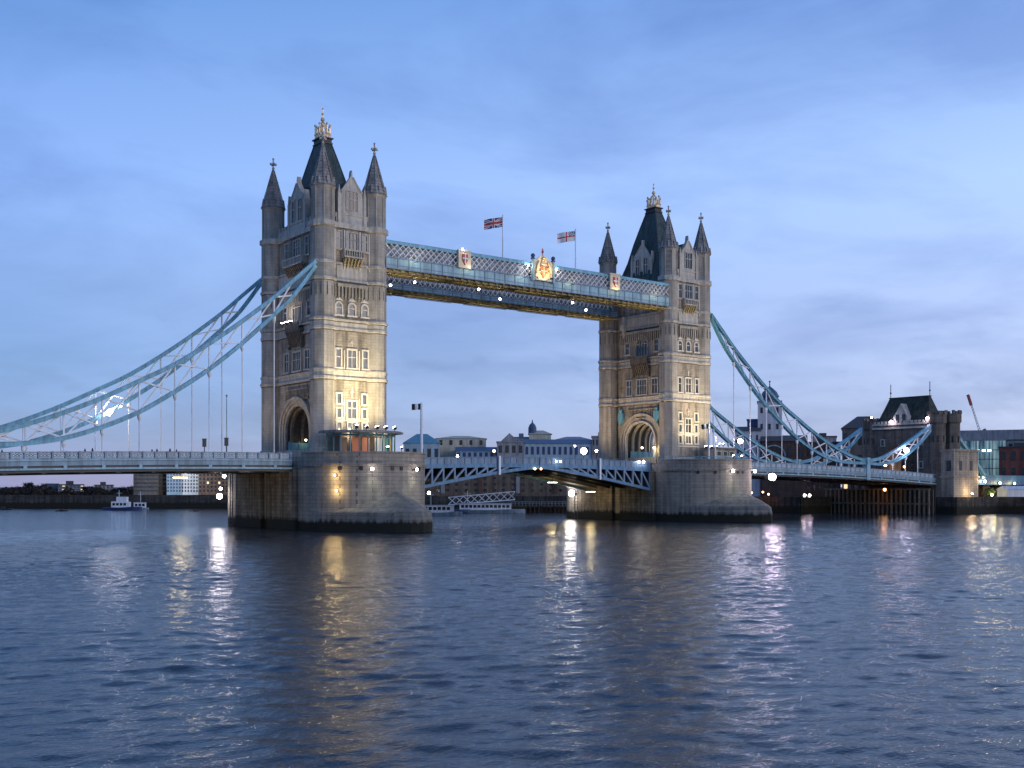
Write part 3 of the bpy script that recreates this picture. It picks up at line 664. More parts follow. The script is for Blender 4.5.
def bascule(x0, x1, label):
    t = thing('bascule_leaf', label, 'bridge deck', ((x0+x1)/2, 0, 8)); n = 12
    X = [x0+(x1-x0)*k/n for k in range(n+1)]
    ztop = lambda x: 12.75-.00065*(x-41)**2
    zlo = lambda x: 11.0-4.5*(abs(x-41)/30.35)**1.25
    def strip(mb, y0, y1, f0, f1, XX=X):
        for a, b in zip(XX[:-1], XX[1:]):
            mb.add([(a, y0, f0(a)), (b, y0, f0(b)), (b, y1, f0(b)), (a, y1, f0(a)), (a, y0, f1(a)), (b, y0, f1(b)), (b, y1, f1(b)), (a, y1, f1(a))],
                   [(0, 3, 2, 1), (4, 5, 6, 7), (0, 1, 5, 4), (1, 2, 6, 5), (2, 3, 7, 6), (3, 0, 4, 7)])
    mb = MB(); strip(mb, -10.2, 10.2, lambda x: ztop(x)-1.75, lambda x: ztop(x)-1.35); mb.build('roadway', ROAD, t)
    for s in (-1, 1):
        y = s*10.6; a, b = sorted((y, y-s*.35))
        mb = MB(); strip(mb, a, b, lambda x: ztop(x)-2.0, lambda x: ztop(x)-1.25); mb.build('top_girder', BLUE_B, t)
        mb = MB(); strip(mb, a+.08, b-.1, lambda x: ztop(x)-1.25, lambda x: ztop(x)-.14); pr = mb.build('parapet', BLUE_BL, t)
        mb = MB(); strip(mb, a-.06, b+.04, lambda x: ztop(x)-.14, lambda x: ztop(x))
        for k in range(int(abs(x1-x0)/1.5)+1):
            x = min(x0, x1)+.1+k*1.5; mb.box(x-.08, x+.08, a-.03, b+.03, ztop(x)-1.25, ztop(x)-.1)
        mb.build('handrail', BLUE_B, pr)
        mb = MB(); strip(mb, a-.1, b+.15, lambda x: zlo(x)-.45, lambda x: zlo(x)+.12); mb.build('lower_chord', BLUE_B, t)
        mb = MB()
        for k in range(n):
            xa, xb = X[k], X[k+1]
            if ztop(xa)-2-zlo(xa) < .6 and ztop(xb)-2-zlo(xb) < .6: continue
            mb.bar((xa, (a+b)/2, zlo(xa)), (xa, (a+b)/2, ztop(xa)-1.9), .34); lo_end = xa if zlo(xa) < zlo(xb) else xb; hi_end = xb if lo_end == xa else xa
            mb.bar((lo_end, (a+b)/2, zlo(lo_end)), (hi_end, (a+b)/2, ztop(hi_end)-1.95), .36)
        mb.build('truss_web', BLUE_BL, t)
    mb = MB()
    for k in range(n+1):
        x = X[k]; mb.box(x-.15, x+.15, -10.2, 10.2, max(zlo(x)+.05, ztop(x)-3.6), ztop(x)-1.78)
    for y in (-6.3, -2.1, 2.1, 6.3): strip(mb, y-.15, y+.15, lambda x: zlo(x)+.05, lambda x: ztop(x)-1.8)
    mb.build('cross_girder', DKST, t)
    mb = MB(); strip(mb, -9.8, -6.6, lambda x: zlo(x)+.02, lambda x: zlo(x)+.12, X[:7]); mb.build('soffit_plate', SOFFIT, t); mb = MB(); strip(mb, 6.6, 9.8, lambda x: zlo(x)+.02, lambda x: zlo(x)+.12, X[:7])
    mb.build('soffit_plate', SOFFIT, t)
    xg = 31.1 if x0 < 41 else 56.3
    mb = MB(); mb.box(xg-.2, xg+.2, -11.1, -10.75, zlo(xg)-.6, ztop(xg)+.15); mb.build('gauge_board', WHITE, t)
bascule(11.4, 40.9, 'left blue lifting leaf of the central roadway with curved truss')
bascule(70.6, 41.1, 'right blue lifting leaf of the central roadway with curved truss')

# ================================================================== suspension chains
UP = [(7.0, 44.6), (11, 41.0), (14.4, 37.9), (19.9, 33.5), (25.4, 29.5), (30.9, 25.9), (36.4, 23.0), (41.9, 20.2), (47.4, 17.8), (52.9, 15.8), (58.3, 14.3), (63.4, 13.45)]
LO = [(7.0, 43.9), (11, 38.5), (14.4, 35.1), (19.9, 30.0), (25.4, 25.5), (30.9, 21.7), (36.4, 18.35), (41.9, 15.9), (47.4, 14.1), (52.9, 13.2), (58.3, 12.95), (63.4, 13.0)]
SU = [(63.4, 13.45), (69, 14.2), (74.5, 15.9), (80, 18.1), (85.5, 20.5), (91.2, 23.2)]
SL = [(63.4, 13.0), (69, 12.75), (74.5, 13.5), (80, 15.2), (85.5, 18.0), (91.2, 21.9)]
def smooth(pts, n=4):
    out = []
    P_ = [pts[0]]+list(pts)+[pts[-1]]
    for i in range(1, len(P_)-2):
        p0, p1, p2, p3 = P_[i-1:i+3]
        for k in range(n):
            t = k/n; f = lambda a, b, c, d: .5*((2*b)+(-a+c)*t+(2*a-5*b+4*c-d)*t*t+(-a+3*b-3*c+d)*t**3)
            out.append((f(p0[0], p1[0], p2[0], p3[0]), f(p0[1], p1[1], p2[1], p3[1])))
    return out+[pts[-1]]
def chain(x0, sgn, Y, label, mcol):
    t = thing('suspension_chain', label, 'bridge chain', (x0+sgn*7.3, Y, 12))
    P = lambda p, dz=0, dy=0: (x0+sgn*p[0], Y+dy, p[1]+dz)
    def poly(pts, w_, h, mb, dz=0):
        for a, b in zip(pts[:-1], pts[1:]):
            d = (Vector(P(b))-Vector(P(a))).normalized()*.02
            mb.bar(Vector(P(a, dz))-d, Vector(P(b, dz))+d, w_, h)
    def plates(pts, mb):
        for a, b in zip(pts[:-1], pts[1:]):
            for k in range(1, 2):
                u = k/2; q = (a[0]+(b[0]-a[0])*u, a[1]+(b[1]-a[1])*u); mb.box(x0+sgn*q[0]-.06, x0+sgn*q[0]+.06, Y-.46, Y+.46, q[1]-.42, q[1]+.42)
    for nm, pts in (('upper_chord', UP), ('lower_chord', LO), ('upper_chord', SU), ('lower_chord', SL)):
        sp = smooth(pts); mb = MB(); poly(sp, .66, .58, mb); o = mb.build(nm, mcol, t)
        mb = MB(); poly(sp, .84, .09, mb, .31); poly(sp, .84, .09, mb, -.31); mb.build('chord_flange', mcol, o)
    for up, lo, i0 in ((UP, LO, 2), (SU, SL, 1)):
        mb = MB()
        for k in range(i0, len(up)-(1 if up is UP else 0)):
            if k < len(up) and up[k][1]-lo[k][1] > .8: mb.bar(P(up[k]), P(lo[k]), .22)
        n = len(up)
        for k in range(i0-1, n-1):
            if up[k][1]-lo[k][1] < .7 and up[k+1][1]-lo[k+1][1] < .7: continue
            mb.bar(P(up[k], 0, .14), P(lo[k+1], 0, .14), .23); mb.bar(P(lo[k], 0, -.14), P(up[k+1], 0, -.14), .23)
        mb.build('cross_brace', WHITE, t)
    for k in list(range(2, 11)):
        s, z = LO[k]; zb = zr(s)-.2
        if z-zb < .5: continue
        mb = MB(); mb.lathe(x0+sgn*s, Y, [(.1, zb), (.1, z)], 8); mb.lathe(x0+sgn*s, Y, [(.12, z-1.4), (.32, z-.9), (.32, z-.3)], 8); mb.build('hanger', WHITE, t)
    for k in range(2, 5):
        s, z = SL[k]; zb = zr(s)-.2; mb = MB(); mb.lathe(x0+sgn*s, Y, [(.12, zb), (.12, z)], 8); mb.lathe(x0+sgn*s, Y, [(.15, z-1.3), (.36, z-.8), (.36, z-.3)], 8); mb.build('hanger', WHITE, t)
    mb = MB(); s = 63.4; mb.box(x0+sgn*s-.65, x0+sgn*s+.65, Y-.7, Y+.7, zr(s)-2.9, 14.3)
    for k in range(12): a = k*math.pi/6; mb.bar((x0+sgn*s+.6*math.cos(a), Y-.75, 13.3+.6*math.sin(a)), (x0+sgn*s+.6*math.cos(a+.53), Y-.75, 13.3+.6*math.sin(a+.53)), .18)
    mb.build('link_pin_housing', BLUE_L, t)
chain(0, -1, -10.6, 'suspension chain with white bracing in front on the left side span', BLUE)
chain(0, -1, 10.6, 'suspension chain behind the front one on the left side span', BLUE)
chain(82, 1, -10.6, 'suspension chain nearer the viewer dipping from the farther tower to the abutment', BLUE)
chain(82, 1, 10.6, 'suspension chain on the far side of the right side span', BLUE)

# ================================================================== high walkways
def walkway(y0, y1, label, x0=6.4, x1=77.0, low=False):
    t = thing('high_walkway', label, 'walkway', ((x0+x1)/2, (y0+y1)/2, 45))
    mb = MB(); mb.box(x0, x1, y0+.5, y1-.5, 45.15, 45.4)
    k = 0
    while x0+k*1.6 < x1-.3: mb.box(x0+k*1.6, x0+k*1.6+.25, y0+.1, y1-.1, 44.75, 45.15); k += 1
    for y in (y0+.6, (y0+y1)/2, y1-.6): mb.box(x0, x1, y-.14, y+.14, 44.65, 44.9)
    mb.build('soffit', SOFFIT, t)
    mb = MB(); mb.box(x0, x1, y0+.1, y1-.1, 49.95, 50.05)
    mb.add([(x0, y0+.1, 50.05), (x1, y0+.1, 50.05), (x1, y1-.1, 50.05), (x0, y1-.1, 50.05), (x0, (y0+y1)/2, 50.45), (x1, (y0+y1)/2, 50.45)], [(0, 1, 5, 4), (1, 2, 5), (2, 3, 4, 5), (3, 0, 4), (0, 3, 2, 1)])
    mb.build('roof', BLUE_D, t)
    for s, y in ((-1, y0), (1, y1)):
        a, b = sorted((y, y-s*.3)); gt = 46.2 if low else 47.05
        mb = MB(); mb.box(x0, x1, a, b, 45.25, gt); mb.build('bottom_girder', BLUE_L, t)
        mb = MB(); mb.box(x0, x1, min(a, a+.15*s), max(b, b+.15*s), gt-.1, gt+.1); mb.box(x0, x1, min(a, a+.15*s), max(b, b+.15*s), 45.1, 45.28); mb.box(x0, x1, min(a, a+.08*s), max(b, b+.08*s), 45.7, 45.78)
        k = 0
        while x0+k*2.35 < x1: x = x0+k*2.35; mb.box(x, x+.16, min(a, a+.1*s), max(b, b+.1*s), 45.28, gt-.1); k += 1
        mb.build('girder_stiffener', BLUE_BL, t)
        mb = MB(); mb.box(x0, x1, a-.05, b+.05, 49.4, 49.95); mb.build('top_chord', BLUE, t)
        mb = MB(); p = 1.18; k = 0; yy = (a+b)/2
        while x0+k*p < x1-2*p:
            x = x0+k*p; mb.bar((x, yy-.06, gt), (x+2*p, yy-.06, 49.45), .1, .3, (0, 1, 0)); mb.bar((x+2*p, yy+.06, gt), (x, yy+.06, 49.45), .1, .3, (0, 1, 0)); k += 1
        mb.build('lattice', WHITE, t)
    mb = MB(); mb.box(x0, x1, y0+.7, y0+.75, 47.0, 49.6); mb.box(x0, x1, y1-.75, y1-.7, 47.0, 49.6); mb.build('glazing', GLZ, t)
    return t
GLZ = glass('walkway glazing', (.22, .27, .34), .35)
walkway(-11.0, -6.4, 'high-level walkway nearer the viewer with white lattice, gilded arms and flags')
walkway(6.4, 11.0, 'high-level walkway behind and below the nearer one', low=True)
# ---- gilded arms on the near walkway
t = thing('coat_of_arms', 'large gilded coat of arms, floodlit at the middle of the high walkway', 'emblem', (41.2, -11.2, 46.4))
rv = lambda u, o, z: (41.2+u, -11.15-o, z)
CREAM = mat('cream plaster', (.72, .62, .44), .7, var=.15, scale=2)
mb = MB(); mb.prism([(-2.3, 46.6), (2.3, 46.6), (2.3, 50.2), (1.6, 50.6), (.9, 51.2), (0, 51.5), (-.9, 51.2), (-1.6, 50.6), (-2.3, 50.2)], lambda u, v, o: rv(u, o, v), 0, .25); mb.build('backing', CREAM, t)
mb = MB()
for s in (-1, 1):
    fbox(mb, rv, s*2.5-.22, s*2.5+.22, 0, .5, 46.4, 50.5)
mb.build('side_post', BLUE_L, t)
mb = MB()
for s in (-1, 1): mb.ball(rv(s*2.5, .25, 51.2), .42); fbox(mb, rv, s*2.5-.3, s*2.5+.3, -.05, .55, 50.5, 50.8)
mb.build('post_cap', NAVY, t)
mb = MB(); mb.prism([(-.85, 49.4), (.85, 49.4), (.85, 48.2), (0, 47.1), (-.85, 48.2)], lambda u, v, o: rv(u, o, v), .25, .5); sh = mb.build('shield', mat('dull crimson enamel', (.42, .16, .09), .5, var=.4, scale=3), t)
mb = MB(); fbox(mb, rv, -.1, .1, .5, .56, 47.4, 49.4); fbox(mb, rv, -.85, .85, .5, .57, 48.4, 48.6); mb.build('shield_cross', GOLD, sh)
for s in (-1, 1):                                       # rampant supporters
    mb = MB(); pts = [(1.9, 47.2, .25), (1.75, 48.1, .38), (1.5, 48.9, .4), (1.35, 49.6, .3), (1.15, 50.0, .3), (.95, 49.95, .2)]
    for (u0, z0, r0), (u1, z1, r1) in zip(pts[:-1], pts[1:]): mb.bar(rv(s*u0, .4, z0), rv(s*u1, .4, z1), r0*1.4, r0*1.2); mb.ball(rv(s*u1, .4, z1), r1*.8, 6, 5)
    mb.bar(rv(s*1.5, .45, 48.8), rv(s*.9, .5, 49.1), .2); mb.bar(rv(s*1.6, .45, 48.4), rv(s*.9, .5, 48.2), .2); mb.bar(rv(s*1.85, .45, 47.7), rv(s*1.2, .45, 47.0), .24); mb.bar(rv(s*1.9, .35, 47.9), rv(s*2.15, .35, 49.0), .14); mb.bar(rv(s*2.15, .35, 49.0), rv(s*1.95, .35, 49.5), .16)
    mb.build('supporter', GOLD, t)
mb = MB(); fbox(mb, rv, -.6, .6, .25, .6, 49.5, 49.8)
for k in range(5): u = -.5+.25*k; mb.bar(rv(u, .4, 49.8), rv(u*.7, .4, 50.5+.2*(k % 2)), .14); mb.ball(rv(u*.7, .4, 50.6+.2*(k % 2)), .14, 6, 4)
mb.ball(rv(0, .4, 50.9), .35); mb.build('crown', GOLD, t)
mb = MB(); mb.bar(rv(0, .1, 51.3), rv(0, .1, 52.9), .12); mb.ball(rv(0, .1, 52.2), .25); fbox(mb, rv, -.3, .3, .05, .15, 52.5, 52.62); mb.build('finial', RED, t)
mb = MB(); fbox(mb, rv, -1.9, 1.9, .25, .4, 46.65, 46.95); mb.build('motto_scroll', WHITE, t)
for i, (x, lab) in enumerate(((22.8, 'small gilt shield panel on the walkway, nearest the left tower'), (59.9, 'small gilt shield panel on the walkway, nearest the right tower'))):
    t = thing('shield_panel', lab, 'emblem', (x, -11.2, 46.9), 0, 'small shield panels on the high walkway')
    f2 = lambda u, o, z, x=x: (x+u, -11.15-o, z)
    mb = MB(); fbox(mb, f2, -1.35, 1.35, 0, .35, 46.9, 50.0); fbox(mb, f2, -1.5, 1.5, 0, .45, 49.9, 50.15); mb.build('backing', CREAM, t)
    mb = MB(); mb.prism([(-.6, 49.4), (.6, 49.4), (.6, 48.3), (0, 47.4), (-.6, 48.3)], lambda u, v, o: f2(u, o, v), .35, .5); s_ = mb.build('shield', RED, t)
    mb = MB(); fbox(mb, f2, -.12, .12, .5, .56, 47.6, 49.4); fbox(mb, f2, -.6, .6, .5, .565, 48.5, 48.75); mb.build('shield_cross', WHITE, s_)

# ================================================================== flags
def flag(x, y, z0, z1, label, kind, W=4.0, H=2.2, pole=.09, m=None):
    t = thing('flagpole', label, 'flag', (x, y, z0))
    mb = MB(); mb.lathe(x, y, [(pole*1.5, z0), (pole, z1)], 8); mb.ball((x, y, z1+.1), .16, 6, 5); mb.build('pole', m or WHITE, t)
    # cloth streams toward the left of the picture
    d = Vector((-math.cos(YAW), math.sin(YAW), 0))*.96; nx, nz = 28, 16; mb = MB(); idx = []
    mt = []
    for j in range(nz+1):
        for i in range(nx+1):
            u, v = i/nx, j/nz
            wob = math.sin(u*8+v*1.2)*.22*u; p = Vector((x, y, z1-.15-H*v-.55*u*(1 if kind != 'small' else .3)))+d*(W*u)+Vector((d.y, -d.x, 0))*wob
            mb.v.append(tuple(p))
    for j in range(nz):
        for i in range(nx):
            u, v = (i+.5)/nx, (j+.5)/nz; a = j*(nx+1)+i; mb.f.append((a, a+1, a+nx+2, a+nx+1))
            X_, Y_ = (u-.5)*2, (v-.5)
            if kind == 'union':
                k = 0
                dg = min(abs(Y_-X_*.5), abs(Y_+X_*.5))
                if dg < .12: k = 1
                if dg < .045: k = 2
                if abs(Y_) < .17 or abs(X_) < .17: k = 1
                if abs(Y_) < .1 or abs(X_) < .1: k = 2
            elif kind == 'cross': k = 2 if (abs(Y_) < .09 or abs(X_) < .1) else (0 if (u < .38 and v < .42 and dgc(u, v)) else 1)
            else: k = 0 if u < .34 else (1 if u < .67 else 0)
            mt.append(k)
    o = mb.build('cloth', NAVY if kind != 'small' else IRON, t, smooth=True); o.data.materials.append(WHITE); o.data.materials.append(RED)
    bm = bmesh.new(); bm.from_mesh(o.data); bm.faces.ensure_lookup_table()
    for f, k in zip(bm.faces, mt): f.material_index = k
    bm.to_mesh(o.data); bm.free()
def dgc(u, v): return (int(u*20)+int(v*20)) % 2 == 0
flag(33.6, -8.6, 50.3, 58.5, 'Union flag flying from a pole on the high walkway', 'union', 3.7, 1.9)
flag(51.8, -8.6, 50.3, 58.4, 'white flag with a red cross flying on the high walkway', 'cross', 3.8, 2.0)

# ================================================================== lamps
def lampmat(name, col, s): return emit(name, col, s)
L_WHITE = lampmat('lamp white', (1, .90, .92), 45); L_PINK = lampmat('lamp violet white', (1, .78, 1.0), 42)
L_WARM = lampmat('lamp warm', (1, .80, .42), 12); L_YEL = lampmat('lamp yellow', (1, .62, .22), 35)
L_ORG = lampmat('lamp orange', (1, .38, .1), 20)
def point(parent, loc, col, W, r=.3, spot=None, to=None, blend=.6):
    l = bpy.data.lights.new('lamp_light', 'SPOT' if spot else 'POINT'); l.color = col; l.energy = W; l.shadow_soft_size = r
    if spot: l.spot_size = R(spot); l.spot_blend = 1.0
    o = bpy.data.objects.new('lamp_light', l); COL.objects.link(o)
    org = Vector(parent['org']); o.parent = parent; o.location = Vector(loc)-org
    if to: o.rotation_euler = (Vector(to)-Vector(loc)).to_track_quat('-Z', 'Y').to_euler()
    return o
def bulb(x, y, z, label, m, r=.3, W=0, col=(1, .85, .7), cat='lamp', group=None, back=(0, 1, 0), spot=None, to=None):
    """round floodlight: hooded housing behind a glowing lens, on a short arm"""
    t = thing('floodlight', label, cat, (x, y, z), 0, group); b = Vector(back)
    mb = MB(); mb.ball((x, y, z), r, 12, 8); mb.build('lens', m, t, True)
    c = Vector((x, y, z))+b*r*.75; mb = MB(); mb.bar(c, c+b*r*1.1, r*1.5, r*1.3); mb.bar(c+b*r, c+b*(r+.7), .1, .1); mb.build('housing', IRON, t)
    if W: point(t, tuple(Vector((x, y, z))-b*(r+.25)), col, W, r, spot, to)
    return t
# pier lights
bulb(-11.9, 17.6, 5.3, 'glaring round floodlight low on the left flank of the nearer pier', L_WHITE, .5, 350, (1, .85, .8), back=(1, 0, 0))
bulb(-11.8, 17.3, 6.7, 'smaller lamp just above the glaring one on the nearer pier flank', L_WHITE, .24, back=(1, 0, 0))
bulb(70.0, 14, 5.6, 'bright warm floodlight on the left flank of the farther pier', L_WHITE, .68, 600, (1, .85, .62), back=(1, 0, 0))
bulb(90.5, -26.3, 9.1, 'bright violet-white lamp off the right shoulder of the farther pier', L_PINK, .75, 700, (1, .8, .95), back=(-.2, 1, 0))
for x, y, th, z, lab in ((-8.39, -20.39, 142, 8.9, 'upper yellow lamp washing the left curve of the nearer pier'), (-8.2, -20.6, 141, 6.4, 'lower yellow lamp washing the left curve of the nearer pier')):
    n_ = Vector((math.cos(R(th)), -math.sin(R(th)), 0)); p = Vector((x, y, z))+n_*.45
    bulb(p.x, p.y, p.z, lab, L_WARM, .17, 190, (1, .68, .28), back=tuple(-n_))
for ox, th, lab in ((0, 112.3, 'white wall lamp in the middle of the nearer pier nose'), (0, 70.4, 'white wall lamp at the right of the nearer pier nose'), (82, 103.2, 'white wall lamp in the middle of the farther pier nose'), (82, 62, 'white wall lamp at the right of the farther pier nose')):
    n_ = Vector((math.cos(R(th)), -math.sin(R(th)), 0)); p = Vector((ox+10.65*math.cos(R(th)), -13-12*math.sin(R(th)), 9.85 if ox == 0 else 10.3))+n_*.8
    bulb(p.x, p.y, p.z, lab, L_WHITE, .24 if ox == 0 else .3, 420, (.95, 1, .75), back=tuple(-n_), spot=110, to=(p.x+n_.x*.6, p.y+n_.y*.6, 0))
# pier lamps shine down on the masonry
# tower floodlights
def floodbank(pts, label, W, col, to, spot, m=None, k=1.0):
    t = thing('floodlight_bank', label, 'floodlight', pts[0])
    for p in pts:
        p = Vector(p); d = (Vector(to)-p).normalized(); mb = MB(); mb.bar(p-d*.35*k, p, .5*k, .4*k); mb.bar(p-Vector((0, 0, .7)), p, .09); mb.build('housing', IRON, t)
        mb = MB(); mb.bar(p+d*.02, p+d*.08, .46*k, .36*k); mb.build('lens', m or L_WHITE, t); point(t, tuple(p+d*.15), col, W, .25, spot, tuple(Vector(to)+Vector((0, 0, 0))))
floodbank([(x, -18.6+.12*abs(x), 16.95) for x in (-3.4, -1.6, .2, 2.0, 3.8)], 'row of floodlights on the kiosk roof', 2900, (1, .82, .45), (.6, -10.4, 25.5), 115)
floodbank([(-1.2, -24.3, 13.4), (1.4, -24.3, 13.4)], 'added pair of floodlights on the nose of the nearer pier aimed up the tower', 8000, (1, .84, .56), (0, -10.4, 36), 60, k=.7)  # bank added to brighten the tower's middle storeys
floodbank([(80.8, -24.3, 13.4), (83.4, -24.3, 13.4)], 'added pair of floodlights on the nose of the farther pier aimed up the tower', 9500, (1, .82, .55), (82, -10.4, 36), 62, k=.7)  # added likewise, lifts the farther tower's river face
floodbank([(80.5+x, -17.0, 15.5) for x in (0, 1.6, 3.2)], 'floodlights at the foot of the farther tower', 2300, (1, .80, .46), (82, -10.6, 25), 120)
floodbank([(87.4, -14.5, 16.3), (88.6, -14.5, 16.3)], 'square white floodlights right of the farther tower cabin', 900, (1, .8, .6), (84, -10.6, 30), 90, lampmat('lamp flood white', (1, .92, .85), 70))
floodbank([(-6.4, u, 35.9+.0*u) for u in (3.0, 1.4, -.2)], 'three white floodlights on the portal balcony of the nearer tower', 350, (1, .85, .7), (-5, 1, 48), 120)
# added up-lights, hidden behind the parapets, to warm both towers' portal faces
for x, y, z, lab, W in ((-15.5, -6, 11.7, 'small added up-light on the deck before the nearer portal, near side', 2300), (-15.5, 6, 11.7, 'small added up-light on the deck before the nearer portal, far side', 2300),
                        (66, -6, 11.8, 'small added up-light on the lifting roadway before the farther arch, near side', 7000), (66, 6, 11.8, 'small added up-light on the lifting roadway before the farther arch, far side', 7000)):
    floodbank([(x, y, z)], lab, W, (1, .72, .42), (x+10, y*.6, 32), 110, L_YEL, .45)
floodbank([(-3+x*3, -27.5, 3.4) for x in (0, )], 'single lamp on the nearer cutwater ledge', 500, (1, .8, .5), (0, -12, 20), 100, L_YEL) if False else None
# gateway lamps
bulb(-2.0, 2.6, 15.4, 'yellow lamp hanging inside the nearer gateway', L_WARM, .2, 14, (1, .75, .35), back=(0, 0, 1))
bulb(77.2, -1.3, 15.6, 'left of two yellow lamps inside the farther gateway', L_WARM, .24, 110, (1, .8, .45), back=(0, 0, 1))
bulb(77.2, -5.0, 15.5, 'right of two yellow lamps inside the farther gateway', L_WARM, .24, 110, (1, .8, .45), back=(0, 0, 1))
# walkway lamps
wl = [(15.5, -6.0, 44.3), (34.9, -6.0, 43.2), (56.8, -6.0, 43.2), (30.0, -5.8, 44.6), (53.4, -5.8, 44.4), (10.4, -6.0, 43.2)]
for i, (x, y, z) in enumerate(wl):
    nth = ['second', 'fourth', 'sixth', 'third', 'fifth', 'first'][i]
    bulb(x, y, z, f'{nth} small lamp from the left tower hanging beneath the high walkway', L_WHITE, .2, group='lamps beneath the high walkway', back=(0, 0, 1))
# gold floods washing the undersides
for i, x in enumerate((14, 28, 42, 56, 69)):
    for s, w1 in ((-1, 'nearer'), (1, 'farther')):
        nth = ['first', 'second', 'third', 'fourth', 'fifth'][i]
        t = thing('soffit_light', f'{nth} slim gold up-light from the left below the {w1} walkway soffit', 'lamp', (x, s*8.7, 44.25), 0, 'gold up-lights under the walkways')
        mb = MB(); mb.box(x-5.5, x+5.5, s*8.7-.06, s*8.7+.06, 44.15, 44.23)
        for q in (-5, 5): mb.bar((x+q, s*8.7, 44.2), (x+q, s*8.7, 44.8), .05)
        mb.build('housing', IRON, t)
        l = bpy.data.lights.new('lamp_light', 'AREA'); l.shape = 'RECTANGLE'; l.size = 11; l.size_y = .1; l.color = (1, .84, .48); l.energy = 42
        o = bpy.data.objects.new('lamp_light', l); COL.objects.link(o); o.parent = t; o.location = (0, 0, 0); o.rotation_euler = (math.pi, 0, 0)
# ledge lamps added outside to light the lattice from the front
for i, x in enumerate((12, 24, 36, 48, 60, 71)):
    nth = ['first', 'second', 'third', 'fourth', 'fifth', 'sixth'][i]
    t = thing('added_ledge_light', f'{nth} added ledge lamp from the left outside the lattice of the nearer walkway', 'lamp', (x, -12.4, 46.6), 0, 'added ledge lamps outside the walkway lattice')
    mb = MB(); mb.box(x-.15, x+.15, -12.5, -12.3, 46.5, 46.65); mb.bar((x, -12.4, 46.55), (x, -11.1, 46.55), .06); mb.build('housing', IRON, t)
    point(t, (x, -12.4, 46.75), (1, .92, .75) if x < 45 else (1, .82, .5), 75, .2)
t = thing('emblem_floodlight', 'warm floodlight washing the large coat of arms', 'floodlight', (41.2, -14, 46.6))
mb = MB(); mb.box(40.9, 41.5, -14.2, -13.9, 46.5, 46.8); mb.bar((41.2, -14, 46.6), (41.2, -11.1, 46.4), .08); mb.build('housing', IRON, t)
point(t, (41.2, -13.9, 46.9), (1, .72, .35), 950, .25, 120, (41.2, -11.2, 49.5))
for x, lab in ((22.4, 'tiny lamp above the left shield panel'), (44.6, 'tiny lamp right of the coat of arms'), (37.6, 'tiny lamp left of the coat of arms')):
    bulb(x, -11.4, 50.3 if x < 30 else 49.2, lab, L_WHITE, .15, 40, back=(0, 1, 0))
# chain lamps
bulb(-34.3, 9.8, 19.4, 'bright floodlight on the rear chain of the left side span', L_WHITE, .55, 450, (1, .9, .85), back=(0, 1, 0))
bulb(-32.6, 9.8, 20.6, 'second smaller floodlight up the rear chain of the left side span', L_WHITE, .26, back=(0, 1, 0))
bulb(97.2, -11.8, 17.2, 'glaring lamp beside the first hanger right of the farther tower', L_PINK, .55, 600, (1, .85, .95), back=(0, 1, 0))
bulb(160.6, -11.8, 16.4, 'glaring violet-white lamp on the low chain near the abutment', L_PINK, .62, 260, (.9, .85, 1), back=(0, 1, 0))
bulb(154.0, -10.1, 12.6, 'small lamp on the deck just left of the glaring chain lamp', L_WHITE, .3, back=(0, 1, 0))
bulb(82.6+40, -13.2, 6.2, 'x', L_WHITE, .1) if False else None
# bascule and deck lamps
for x, z, y, lab, m, r in ((67.0, 12.2, -11, 'left of a pair of white lamps on the right lifting leaf', L_WHITE, .22), (68.3, 12.2, -11, 'right of a pair of white lamps on the right lifting leaf', L_WHITE, .22),
                           (44.8, 12.0, -11, 'left of a pair of small lamps near mid-span', L_WHITE, .14), (45.9, 12.0, -11, 'right of a pair of small lamps near mid-span', L_WHITE, .14),
                           (39.6, 10.5, -10.9, 'white navigation lamp under the meeting point of the leaves', L_WARM, .2), (41.1, 10.5, -10.9, 'dim orange navigation lamp under the meeting point of the leaves', L_ORG, .18)):
    bulb(x, y, z, lab, m, r, back=(0, 1, 0))
for x, y, z, lab, W in ((-26, 0, 8.6, 'strip lamp under the left side-span deck', 500), (57, 5, 8.0, 'strip lamp under the right lifting leaf toward its middle', 380), (66, 3, 6.0, 'strip lamp under the right lifting leaf beside the pier', 330), (18, 3, 8.2, 'strip lamp under the left lifting leaf beside the pier', 250)):
    t = thing('strip_lamp', lab, 'lamp', (x, y, z)); mb = MB(); mb.box(x-1.2, x+1.2, y-.12, y+.12, z-.1, z+.02); mb.build('tube', L_WARM, t)
    mb = MB(); mb.box(x-1.3, x+1.3, y-.2, y+.2, z+.02, z+.14); mb.bar((x, y, z+.1), (x, y, z+1.8), .08); mb.build('bracket', IRON, t)
    point(t, (x, y, z-.3), (1, .75, .35), W, .4)
bulb(-21, -6, 8.8, 'violet-white lamp under the left deck near the pier', L_PINK, .28, 200, back=(0, 0, 1))

# ================================================================== kiosk on the nearer pier, cabin on the farther
t = thing('kiosk', 'glazed kiosk with wide flat roof on the nearer pier', 'kiosk', (0, -16, 12.04))
TEAL = mat('teal frame paint', (.03, .16, .19), .4, var=.15); ROOFK = mat('lead roof', (.20, .20, .20), .6, var=.2, grime=.3)
k0 = [(-7.6, -12.9), (-6.6, -17.0), (-3.5, -19.2), (0, -20.0), (3.5, -19.2), (6.0, -17.4), (6.9, -12.9)]
mb = MB(); mb.prism(k0, lambda u, v, z: (u, v, z), 15.9, 16.2); mb.prism([(u*.96-.01, -12.95+(v+12.95)*.95) for u, v in k0], lambda u, v, z: (u, v, z), 16.2, 16.34); mb.build('roof', ROOFK, t)
k1 = [(u*.8, -12.9+(v+12.9)*.82) for u, v in k0]
INT = emit('kiosk interior glow', (1, .62, .32), .55, (.5, .35, .25))
